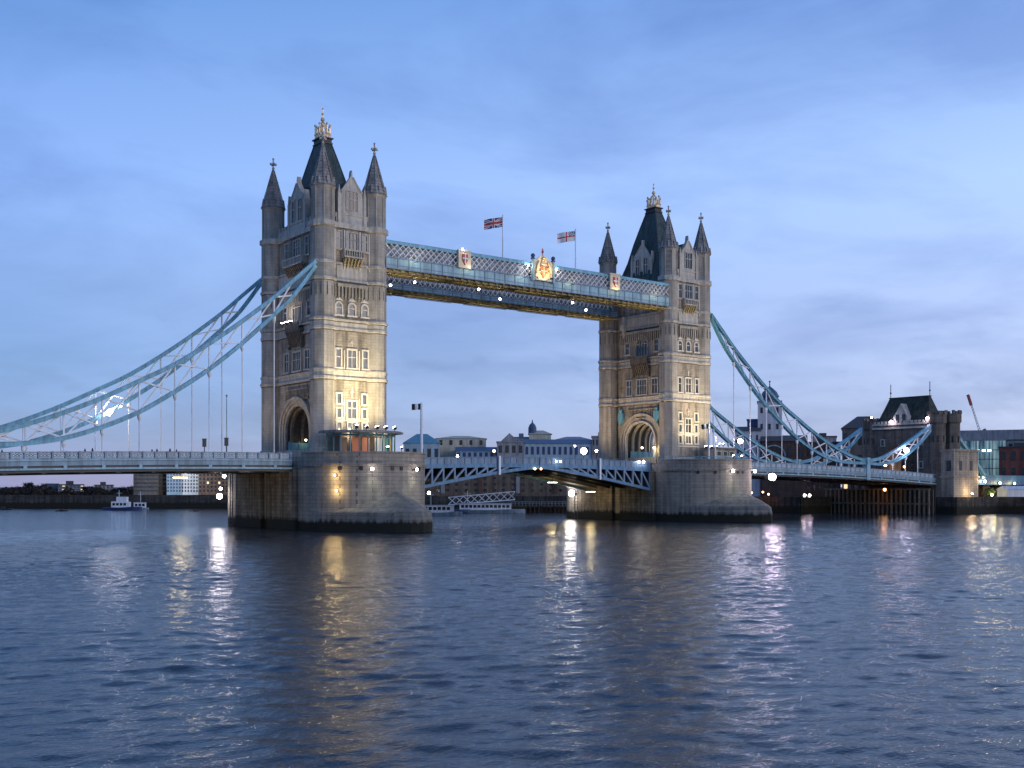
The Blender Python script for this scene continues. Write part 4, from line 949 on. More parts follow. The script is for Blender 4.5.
mb = MB(); mb.prism([(u*.75, -11.6+(v+11.6)*.45) for u, v in k1], lambda u, v, z: (u, v, z), 12.05, 15.8); mb.build('inner_wall', mat('kiosk inner wall', (.16, .13, .11), .7), t)
mb = MB()
for (a, b), (c, d) in zip(k1[:-1], k1[1:]):
    for q in (0, .5): mb.box(a+(c-a)*q-.09, a+(c-a)*q+.09, b+(d-b)*q-.09, b+(d-b)*q+.09, 12.05, 15.9)
    mb.bar((a, b, 15.6), (c, d, 15.6), .14, .3); mb.bar((a, b, 12.2), (c, d, 12.2), .12, .3)
mb.box(k1[-1][0]-.1, k1[-1][0]+.1, k1[-1][1]-.1, k1[-1][1]+.1, 12.05, 15.9); mb.build('frame', TEAL, t)
cols = [('kiosk brown panel', (.14, .07, .04)), ('kiosk orange panel', (.55, .14, .05)), ('kiosk orange panel bright', (.62, .2, .08)), ('kiosk white door', (.75, .75, .7)), ('kiosk green screen', (.05, .4, .3)), ('kiosk amber display', (.7, .5, .15))]
for i, (f0, f1, y, mi) in enumerate(((-5.0, -3.6, -15.4, 0), (-3.1, -1.7, -16.2, 1), (-1.4, .0, -16.5, 2), (1.0, 1.9, -16.6, 3), (2.1, 2.9, -16.4, 3), (3.3, 4.0, -15.9, 4), (4.1, 4.8, -15.5, 5))):
    mb = MB(); mb.box(f0, f1, y, y+.12, 12.4, 15.2); nm, c = cols[mi]; mb.build('display_panel', MATS.get(nm) or emit(nm, tuple(Vector(c)*.9), .22, tuple(Vector(c)*.6)), t)
for x, y in ((-3, -14.8), (0.6, -17.3), (3.8, -14.9)): point(t, (x, y, 15.3), (1, .78, .5), 90, .3)
t = thing('cabin', 'low stone cabin beside the farther tower on its pier', 'cabin', (87.5, -14, 12.04))
mb = MB(); mb.box(84.6, 91.4, -15.6, -12.2, 12.0, 15.2); mb.build('wall', STONE, t)
mb = MB(); mb.box(84.2, 91.8, -16.0, -11.9, 15.2, 15.45); mb.build('roof', ROOFK, t)
for x in (86.0, 88.0, 90.0):
    mb = MB(); mb.box(x-.7, x+.7, -15.68, -15.6, 13.6, 14.7); f = mb.build('window', WHITE_ST, t); mb = MB(); mb.box(x-.55, x+.55, -15.72, -15.68, 13.7, 14.6); mb.build('pane', PANE_D, f)
t = thing('railing', 'blue metal railing along the top of the farther pier', 'railing', (82, -18, 12.04))
for nm, z0 in (('rail', 13.2), ('rail', 12.7)):
    mb = MB(); P_ = [(82+9.6*math.cos(R(a)), -13-10.9*math.sin(R(a))) for a in range(5, 176, 10)]
    for a, b in zip(P_[:-1], P_[1:]): mb.bar((a[0], a[1], z0), (b[0], b[1], z0), .1, .12)
    mb.build(nm, BLUE, t)
mb = MB()
for a, b in P_: mb.box(a-.07, a+.07, b-.07, b+.07, 12.03, 13.2)
mb.build('post', BLUE, t)
# white mast and flag before the farther tower
flag(78.6, -19.6, 12.04, 20.2, 'white mast with drooping dark flag before the farther tower', 'small', 1.6, 1.0, .16)
t = thing('mast', 'short white post right of the flag mast on the farther pier', 'post', (80.6, -19.6, 12.04)); mb = MB(); mb.lathe(80.6, -19.6, [(.14, 12.04), (.12, 17.4)], 8); mb.ball((80.6, -19.6, 17.5), .2); mb.build('pole', WHITE, t)

# ================================================================== far abutment
t = thing('abutment_tower', 'squat stone abutment tower with steep green roof and battlemented turrets', 'tower', (180, 0, 0))
AB = masonry('abutment stone', (.20, .175, .15), (.155, .135, .115), (.09, .08, .07), 1.1, .45, .45); ABL = masonry('abutment pale stone', (.42, .37, .30), (.36, .31, .25), (.2, .18, .15), 1.4, .6, .35, algae=2.5)
right = [(9.6, 8.5), (9.6, 24.0), (0, 24.0)]+[p for p in arc(0, 5.2, 8.5, 13.5, 18.6)[:9]][::-1]
mb = MB(); fn = lambda u, v, x: (x, u, v)
mb.prism(right, fn, 176, 184); mb.prism([(-u, v) for u, v in right], fn, 176, 184); mb.box(176, 184, -9.6, 9.6, -2, 8.5); mb.build('wall', AB, t)
mb = MB(); mb.box(175.6, 184.4, -10, 10, 22.9, 23.4)
for k in range(17):
    y = -9.2+k*1.15; mb.box(175.7, 176.2, y-.32, y+.32, 24.4, 25.1)
mb.box(175.7, 176.2, -9.6, 9.6, 23.98, 24.4); mb.build('parapet', PORT, t)
for x, y, r, zt in ((177.2, -10.2, 2.1, 27.2), (183.2, -10.6, 2.3, 27.6), (177.2, 10.2, 1.9, 26.2), (183.2, 10.4, 2.0, 26.2)):
    mb = MB(); mb.lathe(x, y, [(r, -2), (r, zt-3.6), (r+.35, zt-3.1), (r+.35, zt-.9)], 8, math.pi/8)
    for k in range(8): a = k*math.pi/4; mb.bar((x+(r+.1)*math.cos(a), y+(r+.1)*math.sin(a), zt-.9), (x+(r+.1)*math.cos(a), y+(r+.1)*math.sin(a), zt), .8, .5)
    tr = mb.build('turret', AB, t)
    for k in range(8): a = k*math.pi/4; mb = MB(); mb.bar((x+(r+.05)*.95*math.cos(a), y+(r+.05)*.95*math.sin(a), 19), (x+(r+.05)*.95*math.cos(a), y+(r+.05)*.95*math.sin(a), 20.6), .3, .3); mb.build('arrow_slit', PANE_D, tr)
mb = MB(); V0 = [(176.8, -8.4, 24.2), (183.4, -8.4, 24.2), (183.4, 8.4, 24.2), (176.8, 8.4, 24.2)]; V1 = [(178.6, -6.9, 29.2), (181.6, -6.9, 29.2), (181.6, 6.6, 29.2), (178.6, 6.6, 29.2)]; V2 = [(179.6, -6.2, 31.6), (180.6, -6.2, 31.6), (180.6, 5.9, 31.6), (179.6, 5.9, 31.6)]
mb.v = V0+V1+V2; mb.f = [(0, 1, 5, 4), (1, 2, 6, 5), (2, 3, 7, 6), (3, 0, 4, 7), (4, 5, 9, 8), (5, 6, 10, 9), (6, 7, 11, 10), (7, 4, 8, 11), (8, 9, 10, 11), (0, 3, 2, 1)]
rf = mb.build('roof', masonry('mossy slate', (.075, .09, .075), (.05, .062, .052), (.02, .03, .025), .6, .4, .4), t)
mb = MB(); mb.box(179.5, 180.7, -6.4, 6.1, 31.6, 31.85)
for y in (-6.2, 5.9): mb.bar((180.1, y, 31.8), (180.1, y, 35.6), .14); mb.ball((180.1, y, 33.2), .25)
mb.build('ridge_finial', IRON, rf)
mb = MB(); mb.prism([(-2.3, 24.0), (2.3, 24.0), (2.2, 26.2), (.3, 29.2), (0, 29.8), (-.3, 29.2), (-2.2, 26.2)], lambda u, v, x: (x, u, v), 175.9, 178.6); mb.build('gable', PORT, t)
for u in (-1.0, 1.0):
    mb = MB(); mb.box(175.8, 175.9, u-.5, u+.5, 24.6, 26.8); mb.build('window', PANE_D, t)
for y, z0 in ((5.6, 18.2), (-6.2, 18.2), (-6.2, 12.0)):
    mb = MB(); mb.box(175.82, 176.0, y-.7, y+.7, z0, z0+2.0); f = mb.build('window', PORT, t); mb = MB(); mb.box(175.78, 175.82, y-.4, y+.4, z0+.25, z0+1.75); mb.build('pane', PANE_D, f)
mb = MB(); mb.box(176.2, 188.0, -15.6, -11.6, -2, 16.4); mb.box(175.9, 188.3, -15.9, -11.6, 16.4, 17.0); mb.box(175.9, 188.3, -15.85, -11.6, 9.4, 9.9); mb.build('river_annex', ABL, t)
for x in (179.5, 184.5):
    mb = MB(); mb.box(x-.6, x+.6, -15.7, -15.6, 11.4, 13.9); mb.build('window', PANE_D, t)
mb = MB(); mb.box(176.0, 176.2, -14.8, -13.6, 11.2, 14.0); mb.build('window', PANE_D, t)
t = thing('land_tie', 'sloping blue land tie descending right of the abutment tower', 'bridge chain', (186, -10.8, 10))
mb = MB(); mb.bar((184.8, -10.8, 21.6), (199.6, -10.8, 10.2), .8, .9); mb.build('girder', BLUE_L, t); mb = MB(); mb.bar((184.8, -10.8, 22.15), (199.6, -10.8, 10.75), 1.0, .12); mb.bar((184.8, -10.8, 21.05), (199.6, -10.8, 9.65), 1.0, .12); mb.build('flange', BLUE, t)
bulb(175.2, 2.4, 24.9, 'left violet-white lamp on the abutment parapet', L_PINK, .36, 90, (.9, .85, 1), back=(1, 0, 0))
bulb(175.2, -8.6, 25.3, 'right violet-white lamp on the abutment parapet', L_PINK, .36, 90, (.9, .85, 1), back=(1, 0, 0))
bulb(176.4, 9.6, 26.4, 'small lamp on the leftmost abutment turret', L_WHITE, .22, back=(1, 0, 0))
bulb(180, 1.5, 12.6, 'amber lamp inside the abutment archway', L_ORG, .3, 500, (1, .5, .2), back=(0, 0, 1))
bulb(188.7, -16.6, 9.5, 'warm lamp low on the right corner of the abutment annex', L_WARM, .2, 420, (1, .7, .35), back=(0, 1, 0))
bulb(182, -17.4, 5.2, 'warm up-light on the quay before the abutment annex', L_YEL, .22, 500, (1, .7, .4), back=(0, 0, -1))
# jetty and under-span clutter
t = thing('timber_jetty', 'timber pile jetty under the right side span', 'jetty', (168, -3, 0))
WOOD = mat('wet timber', (.07, .055, .04), .8, var=.4, scale=1.2, grime=.5); WOODL = mat('weathered timber', (.20, .17, .12), .8, var=.3, scale=1.5, grime=.4)
for k in range(24):
    mb = MB(); y = 15-k*1.25; x = 163.5+k*.18; mb.lathe(x, y, [(.3, -2), (.28, 6.6)], 8); mb.build('pile', WOODL, t)
mb = MB(); mb.bar((163.1, 15.5, 6.4), (167.6, -14.2, 6.4), .35, .3); mb.bar((163.1, 15.5, 2.6), (167.6, -14.2, 2.6), .35, .4); mb.build('waling', WOODL, t)
mb = MB(); mb.bar((164.6, 15.5, 3.2), (169.0, -14.2, 3.2), .5, 6.4); mb.build('backing_boards', WOOD, t)
bulb(163.6, -3.4, 6.3, 'orange lamp on the timber jetty under the span', L_ORG, .36, 130, (1, .45, .12), back=(1, 0, 0))
bulb(157, 17.4, 4.7, 'left of two violet lamps low under the right span', L_PINK, .33, 60, back=(1, 0, 0)); bulb(156.8, 15.6, 4.7, 'right of two violet lamps low under the right span', L_PINK, .33, back=(1, 0, 0))
for i, (x, y, z) in enumerate(((148.5, 31.5, 5.6), (148.6, 29.0, 5.4), (149.2, 25.5, 5.6), (149.3, 23.6, 5.0))):
    bulb(x, y, z, ['first', 'second', 'third', 'fourth'][i]+' dim orange lamp from the left on the wharf under the right span', L_ORG, .24, 70, (1, .4, .15), group='orange wharf lamps', back=(1, 0, 0))

# ================================================================== far-bank buildings
FW = Vector((math.sin(YAW), math.cos(YAW), 0)); RT = Vector((math.cos(YAW), -math.sin(YAW), 0))
def at(u, d): return Vector((CAM.x, CAM.y, 0))+FW*d+RT*((u-512)/FPX*d)
def zof(v, d): return CAM.z+(384+SYP-v)*d/FPX
def building(label, cat, u0, u1, vt, d, depth, wall, rows=0, cols=0, pane=None, roofm=None, roof='flat', name='building', win=(.5, .55), frame=None, rot=None, base=GZ, litf=0, ridge=2.0, z0=None, skipbase=1.0):
    rot = -math.atan(((u0+u1)/2-512)/FPX) if rot is None else rot-math.atan(((u0+u1)/2-512)/FPX)
    c = at((u0+u1)/2, d); W = (u1-u0)/FPX*d; H = zof(vt, d)-base
    t = lthing(name, label, cat, (c.x, c.y, base), -YAW+rot)
    mb = MB(); mb.box(-W/2, W/2, 0, depth, 0, H); mb.build('wall', wall, t)
    rm = roofm or TILE
    if roof == 'flat': mb = MB(); mb.box(-W/2-.25, W/2+.25, -.25, depth+.25, H, H+.4); mb.box(-W*.2, W*.1, depth*.3, depth*.6, H+.4, H+1.7); mb.build('roof', rm, t)
    elif roof == 'gable':
        mb = MB(); mb.prism([(-.4, H), (depth+.4, H), (depth/2, H+ridge)], lambda u, v, x: (x, u, v), -W/2-.3, W/2+.3); mb.build('roof', rm, t)
    elif roof == 'front':
        mb = MB(); mb.prism([(-W/2-.3, H), (W/2+.3, H), (0, H+ridge)], lambda u, v, y: (u, y, v), -.3, depth); mb.build('roof', rm, t)
    elif roof == 'hip':
        mb = MB(); k = min(W, depth)*.35; mb.v = [(-W/2-.4, -.4, H), (W/2+.4, -.4, H), (W/2+.4, depth+.4, H), (-W/2-.4, depth+.4, H), (-W/2+k, depth/2, H+ridge), (W/2-k, depth/2, H+ridge)]
        mb.f = [(0, 1, 5, 4), (1, 2, 5), (2, 3, 4, 5), (3, 0, 4), (0, 3, 2, 1)]; mb.build('roof', rm, t)
    if rows:
        hz0 = skipbase if z0 is None else z0
        proto = {}
        for r in range(rows):
            for q in range(cols):
                cw, chh = W/cols, (H-hz0)/rows; w_, h_ = cw*win[0], chh*win[1]
                key = 'lit' if random.random() < litf else 'dark'
                if key not in proto:
                    me = MB(); me.box(-w_/2, w_/2, -.08, .02, 0, h_); o = me.build('window', (PANE_W if key == 'lit' else pane or PANE_D), t); proto[key] = o
                    o.location = (-W/2+cw*(q+.5), 0, hz0+chh*r+(chh-h_)/2)
                else:
                    o = proto[key].copy(); COL.objects.link(o); o.parent = t; o.location = (-W/2+cw*(q+.5), 0, hz0+chh*r+(chh-h_)/2)
    return t, W, H
BRICK = masonry('dark brick', (.15, .085, .06), (.10, .06, .045), (.10, .09, .08), .5, .2, .3, bump=.2)
BRICKR = masonry('red brick', (.30, .09, .06), (.22, .07, .05), (.16, .1, .09), .5, .2, .3, bump=.2)
WAREH = masonry('warehouse brick', (.20, .165, .13), (.15, .125, .10), (.1, .09, .08), .5, .2, .4, bump=.2)
CREAMW = mat('cream render', (.52, .49, .38), .8, var=.1, grime=.25); PALEB = mat('pale blue cladding', (.30, .42, .50), .6, var=.12, grime=.2)
GREYW = mat('grey render', (.28, .29, .31), .8, var=.2, grime=.3); CONC = mat('brown concrete', (.16, .145, .13), .85, var=.2, grime=.35)
BLUER = mat('blue slate roof', (.05, .09, .16), .5, var=.2, grime=.2); WHITEW = mat('white weatherboard', (.55, .57, .60), .7, var=.1, grime=.2)
# left background
building('low terrace of brown brick flats far off at the left edge', 'building', -30, 16, 494, 430, 14, CONC, 3, 12, roof='gable', litf=.12, ridge=2)
building('reddish house block among trees far left', 'building', 46, 58, 488.5, 440, 10, BRICK, 3, 4, roof='gable', litf=.05)
building('pale lit apartment block with white balconies far left', 'building', 59, 83, 485.2, 440, 12, GREYW, 4, 7, pane=PANE, litf=.35, win=(.7, .4))
building('long low white building with a strip of lit windows far left', 'building', 66, 118, 497.2, 395, 12, GREYW, 1, 16, litf=.9, win=(.6, .22), z0=1.6)
building('grey box-shaped tower block behind the trees far left', 'building', 95, 113, 485.5, 520, 14, GREYW, 4, 5, roof='flat')
building('brown office slab with horizontal bands under the left deck', 'building', 134, 158, 462, 400, 16, CONC, 8, 1, pane=PANE, win=(.96, .45), litf=0)
building('plain brown block between the slab and the blue flats', 'building', 158.5, 166.5, 463, 405, 16, BRICK, 7, 2, litf=.05)
building('blue-grey glazed apartment block under the left deck', 'building', 167, 181, 462, 400, 16, PALEB, 9, 5, pane=NAVY, win=(.55, .6))
t, W, H = building('white floodlit apartment block with dark window grid under the left deck', 'building', 181.5, 198, 462, 398, 16, WHITEW, 9, 6, pane=PANE_D, win=(.5, .6))
p = at(182, 377); t2 = lthing('added_building_floodlight', 'added floodlight on a post before the white apartment block', 'lamp', (p.x, p.y, GZ), -YAW); mb = MB(); mb.bar((0, 0, 0), (0, 0, 9), .2); mb.box(-.5, .5, -.2, .3, 8.7, 9.2); mb.build('post', IRON, t2); point(t2, (0, .6, 9.4), (.9, .95, 1), 16000, .3, 140, (0, 20, 8))  # lamp added to brighten the white block
building('dark brick warehouse flats beside the nearer pier', 'building', 199, 232, 461, 396, 18, BRICK, 8, 9, litf=.06)
building('low dark shed roof along the shore before the flats', 'building', 136, 215, 500.5, 384, 8, BRICK, 1, 18, litf=.25, roof='gable', ridge=1.0, win=(.4, .4))
# centre: warehouses seen beneath the bascules, white roofline above
t, W, H = building('long dark brick riverside warehouse with rows of small windows', 'building', 424, 612, 463, 352, 20, WAREH, 5, 20, pane=PANE_D, win=(.32, .42), roofm=TILE, litf=0)
for k in range(5):
    mb = MB(); x = -W/2+W*(.1+.2*k); mb.box(x-.6, x+.6, -.5, -.02, 1, H-1.5); mb.build('hoist_bay', BRICK if k % 2 else GREYW, t)
building('teal-roofed low building just right of the nearer pier', 'building', 404, 440, 443, 356, 14, PALEB, 2, 5, roof='hip', roofm=mat('teal sheet roof', (.10, .24, .30), .5), ridge=3.2)
building('cream top storey with four dark windows above the deck', 'building', 436, 486, 438.5, 372, 16, CREAMW, 1, 5, pane=PANE_D, z0=16.4, win=(.3, .6), roofm=CREAMW, roof='hip', ridge=1.2)
building('long blue-roofed range, left part above the deck', 'building', 456, 500, 451, 362, 12, PALEB, 1, 8, z0=11.5, pane=NAVY, win=(.55, .7), roof='gable', roofm=BLUER, ridge=1.5)
building('gabled grey pediment house above the mid-span', 'building', 497, 524, 442.5, 360, 12, GREYW, 1, 4, z0=13, roof='flat', roofm=GREYW)
building('small pointed gable behind the pediment house', 'building', 502, 517, 441, 364, 6, GREYW, 0, 0, roof='front', roofm=GREYW, ridge=2.6)
building('long blue-roofed range with square windows, right part above the deck', 'building', 524, 596, 443.5, 362, 14, PALEB, 1, 13, z0=12.4, pane=NAVY, win=(.5, .55), roof='gable', roofm=BLUER, ridge=1.6, rot=.12)
t, W, H = building('cream belvedere with blue dome on the roofline above the mid-span', 'building', 529, 551, 434, 380, 8, CREAMW, 1, 4, z0=21, roof='hip', roofm=CREAMW, ridge=1.4)
mb = MB(); mb.lathe(-2.6, 2, [(1.4, H), (1.4, H+2.2), (1.0, H+3.2), (.3, H+3.9), (.08, H+5)], 10); mb.build('dome', BLUER, t)
building('pale attic storey rising behind the blue-roofed range', 'building', 556, 590, 439.5, 392, 10, GREYW, 1, 6, z0=16, pane=PANE_D, roof='hip', roofm=GREYW, ridge=1.2)
building('small white block between the pediment house and the belvedere', 'building', 514, 530, 438, 384, 8, WHITEW, 1, 3, z0=17, pane=PANE_D, roofm=GREYW)
building('pale stepped building touching the farther tower above the deck', 'building', 592, 612, 437, 362, 12, GREYW, 2, 6, z0=12, pane=PANE_D, win=(.45, .5), roofm=GREYW)
building('top step of the pale building beside the farther tower', 'building', 600, 614, 425, 368, 8, GREYW, 1, 3, z0=21, pane=PANE_D, roofm=GREYW, roof='hip', ridge=1.5)
# flagpole by the teal building
q = at(421.5, 350)
flag(q.x, q.y, GZ, zof(403, 350), 'dark and pale striped flag on a tall white pole right of the nearer pier', 'small', 3.2, 1.9, .38)
# right background
WB = at
t, W, H = building('white weatherboarded brewery tower with cupola behind the right chain', 'building', 758, 781, 402, 345, 9, WHITEW, 3, 3, z0=14, win=(.3, .35), roof='flat', roofm=GREYW)
cx0 = -W/2+2.6
mb = MB(); mb.lathe(cx0+1.0, 2.6, [(2.6, H), (2.6, H+1.6), (2.9, H+1.8), (2.2, H+3.2), (1.2, H+4.2), (.2, H+5), (.1, H+6.4)], 8); mb.ball((cx0+1.0, 2.6, H+6.5), .3); mb.build('cupola', BLUER, t)
mb = MB(); mb.box(-W/2-3.2, -W/2, 1, 6, H-9, H-5.5); mb.box(-W/2-3.4, -W/2, .8, 6.2, H-5.5, H-5.1); mb.build('gantry', NAVY, t)
building('white gabled brewery wing right of the farther tower', 'building', 735, 760, 431, 343, 10, WHITEW, 3, 4, z0=8, win=(.3, .4), roof='gable', ridge=1.6)
t, W, H = building('brown brick brewery house with arched window behind the right chains', 'building', 762, 806, 441, 338, 14, BRICK, 2, 4, z0=4, win=(.3, .45), roof='gable', roofm=TILE, ridge=2)
mb = MB()
for k in range(10): a0, a1 = math.pi*k/10, math.pi*(k+1)/10; mb.bar((-3+3.4*math.cos(a0), -.15, H-4.5+3.2*math.sin(a0)), (-3+3.4*math.cos(a1), -.15, H-4.5+3.2*math.sin(a1)), .35)
mb.build('arched_window', PALEB, t)
building('dark terrace block behind the dip of the right chains', 'building', 806, 840, 443, 345, 14, BRICK, 3, 6, litf=.08)
t = building('distant block with red sign lights on its roof', 'building', 812, 836, 437, 420, 14, GREYW, 2, 5)[0]
mb = MB(); [mb.box(-3+k*1.7, -2+k*1.7, -.3, -.1, 18.9, 19.9) for k in range(4)]; mb.build('sign', emit('red sign glow', (1, .15, .12), 3), t)
building('dark hipped-roof building left of the abutment tower', 'building', 843, 884, 428, 340, 16, CONC, 3, 6, roof='hip', roofm=TILE, ridge=4, litf=.05)
building('brown terrace seen through the abutment archway', 'building', 890, 950, 440, 400, 14, BRICK, 3, 7, litf=.05)
# modern glass building
GLS = newmat('streaked glass curtain'); m_, n_, l_ = GLS; b_ = n_['Principled BSDF']
tcx = n_.new('ShaderNodeNewGeometry'); mp_ = n_.new('ShaderNodeMapping'); mp_.inputs['Scale'].default_value = (.9, .9, .07); l_.new(tcx.outputs['Position'], mp_.inputs[0])
ns_ = n_.new('ShaderNodeTexNoise'); ns_.inputs['Scale'].default_value = 1.0; ns_.inputs['Detail'].default_value = 5; l_.new(mp_.outputs[0], ns_.inputs['Vector'])
rp_ = n_.new('ShaderNodeValToRGB'); l_.new(ns_.outputs['Fac'], rp_.inputs[0]); e_ = rp_.color_ramp.elements; e_[0].position = .42; e_[0].color = (.01, .06, .09, 1); e_[1].position = .72; e_[1].color = (.55, .85, .95, 1)
l_.new(rp_.outputs[0], b_.inputs['Emission Color']); b_.inputs['Emission Strength'].default_value = .45; b_.inputs['Base Color'].default_value = (.06, .16, .2, 1); b_.inputs['Roughness'].default_value = .15
t, W, H = building('modern glass-fronted office with glowing blue curtain wall', 'building', 940, 1003, 441, 372, 20, m_, 0, 0, roof='flat', roofm=GREYW)
mb = MB(); mb.box(-W/2, W/2+12, 1.5, 18, H+.4, H+3.6); mb.build('penthouse', GREYW, t)
mb = MB()
for k in range(22): x = -W/2+k*W/21; mb.box(x-.08, x+.08, -.25, -.02, 0, H)
for k in range(1, 6): mb.box(-W/2, W/2, -.2, -.03, H*k/6-.1, H*k/6+.1)
mb.build('mullion', DKST, t)
mb = MB(); [mb.box(W*.16+k*1.7-12, W*.16+k*1.7-11, -.35, -.27, H-3.5, H-2.9) for k in range(9)]; mb.build('sign_light', emit('white strip glow', (.9, 1, 1), 6), t)
t, W, H = building('red brick building with arched windows at the right edge', 'building', 1001, 1046, 447.5, 350, 16, BRICKR, 2, 5, z0=5, win=(.4, .55))
building('grey block filling the right edge behind the red brick', 'building', 1003, 1060, 435, 392, 16, GREYW, 3, 9, z0=14, pane=PANE_D)
# tower crane
p = at(980, 480); t = lthing('crane', 'slender crane jib with red tip rising over the glass building', 'crane', (p.x, p.y, GZ), -YAW)
mb = MB(); mb.bar((0, 0, 0), (0, 0, 27), 1.0); mb.build('mast', GREYW, t)
mb = MB(); a_, b_2 = Vector((0, 0, 26)), Vector((-5.2, 0, 42.5))
for dx, dy in ((-.4, -.4), (.4, -.4), (0, .4)): mb.bar(a_+Vector((dx, dy, 0)), b_2+Vector((dx*.4, dy*.4, 0)), .16)
for k in range(14):
    u = k/14; v_ = (k+1)/14; mb.bar(a_.lerp(b_2, u)+Vector((-.4, -.4, 0)), a_.lerp(b_2, v_)+Vector((.4, -.4, 0)), .12)
j = mb.build('jib', GREYW, t); mb = MB(); mb.bar(a_.lerp(b_2, .72), b_2, .95); mb.build('jib_tip', mat('dull red paint', (.3, .05, .05), .6), j)
mb = MB(); mb.bar((0, 0, 26), (2.4, 0, 27.5), 1.2); mb.build('counterweight', DKST, t)
# approach viaduct right of the abutment
t = thing('approach_viaduct', 'low approach road with blue parapet running off right of the abutment', 'bridge', (235, 0, 4))
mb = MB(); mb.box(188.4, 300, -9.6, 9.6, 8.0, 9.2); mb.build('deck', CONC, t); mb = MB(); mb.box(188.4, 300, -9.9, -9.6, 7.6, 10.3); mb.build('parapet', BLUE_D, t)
mb = MB()
for k in range(9): mb.box(190+k*12, 193+k*12, -9, 9, 4, 8.0)
mb.box(188.5, 300, 3, 4, 4, 8.0); mb.build('pier_wall', BRICK, t)
for i, (u, v, y, m) in enumerate(((1000, 483, -10.5, L_WARM), (1014.5, 483.5, -10.5, L_WARM), (985, 481.5, -10.5, L_WHITE))):
    r_ = FW+RT*((u-512)/FPX); k = (y-CAM.y)/r_.y; x = CAM.x+r_.x*k; z = CAM.z+(384+SYP-v)*k/FPX
    bulb(x, y, z, ['middle warm lamp under the approach road at the right', 'rightmost warm lamp under the approach road', 'leftmost lamp over the quay right of the abutment'][i], m, .33, 260, (1, .75, .4), back=(0, 1, 0))
t = thing('lit_bush', 'yellow-lit round bush on the quay right of the abutment', 'bush', (199, -12.6, GZ)); mb = MB(); random.seed(3)
for k in range(260):
    a, b = random.random()*6.28, random.random()*3.14; r = 1.6*random.random()**.4; c = Vector((199+r*1.4*math.cos(a)*math.sin(b), -12.6+r*math.sin(a)*math.sin(b), 5.6+r*.8*math.cos(b))); s = .28
    d1 = Vector((random.uniform(-1, 1), random.uniform(-1, 1), random.uniform(-1, 1))).normalized()*s; d2 = d1.cross(Vector((random.uniform(-1, 1), .3, 1))).normalized()*s; mb.add([c-d1, c-d2, c+d1, c+d2], [(0, 1, 2, 3)])
mb.build('foliage', mat('bush leaves', (.10, .14, .04), .7, var=.3), t); mb = MB(); mb.bar((199, -12.6, 4), (199, -12.6, 5.4), .2); mb.build('stem', WOOD, t)
point(t, (197.8, -14.6, 5.0), (1, .85, .3), 260, .3)
t = thing('marquee', 'long pale marquee on the quay at the right edge', 'tent', (212, -16, GZ)); mb = MB(); mb.box(203, 232, -15.5, -12.5, 4.0, 6.3); mb.build('side_wall', WHITEW, t)
mb = MB(); mb.prism([(-15.8, 6.3), (-12.2, 6.3), (-14, 7.3)], lambda u, v, x: (x, u, v), 202.7, 232.3); mb.build('roof', WHITEW, t)
# wharf railings and boats
def boat(u, v, L_, label, style):
    k = CAM.z*FPX/(v-384-SYP); p = at(u, k); t = lthing('boat', label, 'boat', (p.x, p.y, 0), -YAW+random.uniform(-.06, .06)); h = L_/2
    hullm = {'work': NAVY, 'dinghy': IRON, 'cruise': GREYB}[style]; B = L_*.14; fb = min(L_*.075, .85)
    mb = MB(); st = [(-h, .75), (-h*.6, .95), (0, 1), (h*.55, .85), (h*.85, .45), (h, .05)]
    for x, k_ in st: mb.v += [(x, -B*k_, fb+(.25*fb if x > h*.5 else 0)), (x, -B*k_*.75, -.4), (x, B*k_*.75, -.4), (x, B*k_, fb+(.25*fb if x > h*.5 else 0))]
    for j in range(5):
        for q in range(3): mb.f.append((4*j+q, 4*j+4+q, 4*j+5+q, 4*j+1+q))
        mb.f.append((4*j+3, 4*j+7, 4*j+4, 4*j))
    mb.f += [(0, 1, 2, 3), (23, 22, 21, 20)]; mb.build('hull', hullm, t)
    if style != 'dinghy':
        mb = MB(); c0, c1 = (-h*.55, h*.35) if style == 'work' else (-h*.85, h*.6); mb.box(c0, c1, -B*.75, B*.75, fb, fb+1.7)
        if style == 'work': mb.box(c0+1.5, c0+4.5, -B*.6, B*.6, fb+1.7, fb+3.2)
        mb.build('cabin', WHITE, t)
        mb = MB(); n = int((c1-c0)/1.1)
        for q in range(n): x = c0+.4+q*1.1; mb.box(x, x+.8, -B*.75-.04, -B*.75, fb+.6, fb+1.35)
        mb.build('cabin_window', PANE_D, t)
        mb = MB(); mb.box(c0-.2, c1+.2, -B*.82, B*.82, fb+1.7, fb+1.82) if style == 'cruise' else mb.box(c0, c0+1.4, -B*.75, B*.75, fb+1.7, fb+1.85); mb.build('cabin_roof', BLUE_L, t)
        mb = MB(); mb.bar((c0+2, 0, fb+1.6), (c0+2, 0, fb+5.2), .12); mb.bar((c0+1.2, 0, fb+4.3), (c0+2.8, 0, fb+4.3), .08); mb.build('mast', WHITE, t)
    else:
        mb = MB(); mb.box(-h*.3, h*.1, -B*.5, B*.5, fb*.8, fb+.5); mb.build('thwart', WOOD, t)
boat(123, 510.2, 11.5, 'blue and white workboat moored under the left deck', 'work')
boat(141, 509.2, 5, 'small pale launch just right of the blue workboat', 'cruise')
boat(62, 511.3, 3.6, 'dark dinghy on open water at the far left', 'dinghy')
boat(4, 509.8, 5.5, 'dark barge cut by the left edge of the photo', 'dinghy')
boat(195, 511.3, 3.2, 'dark dinghy just left of the nearer pier', 'dinghy')
boat(441, 515.6, 10.5, 'white tour boat moored right of the nearer pier', 'cruise')
boat(490, 513, 19, 'long white tour boat at the pontoon under the mid-span', 'cruise')
p = at(478, 303); t = lthing('gangway', 'pale lattice gangway sloping to the moored tour boats', 'gangway', (p.x, p.y, 0), -YAW)
mb = MB()
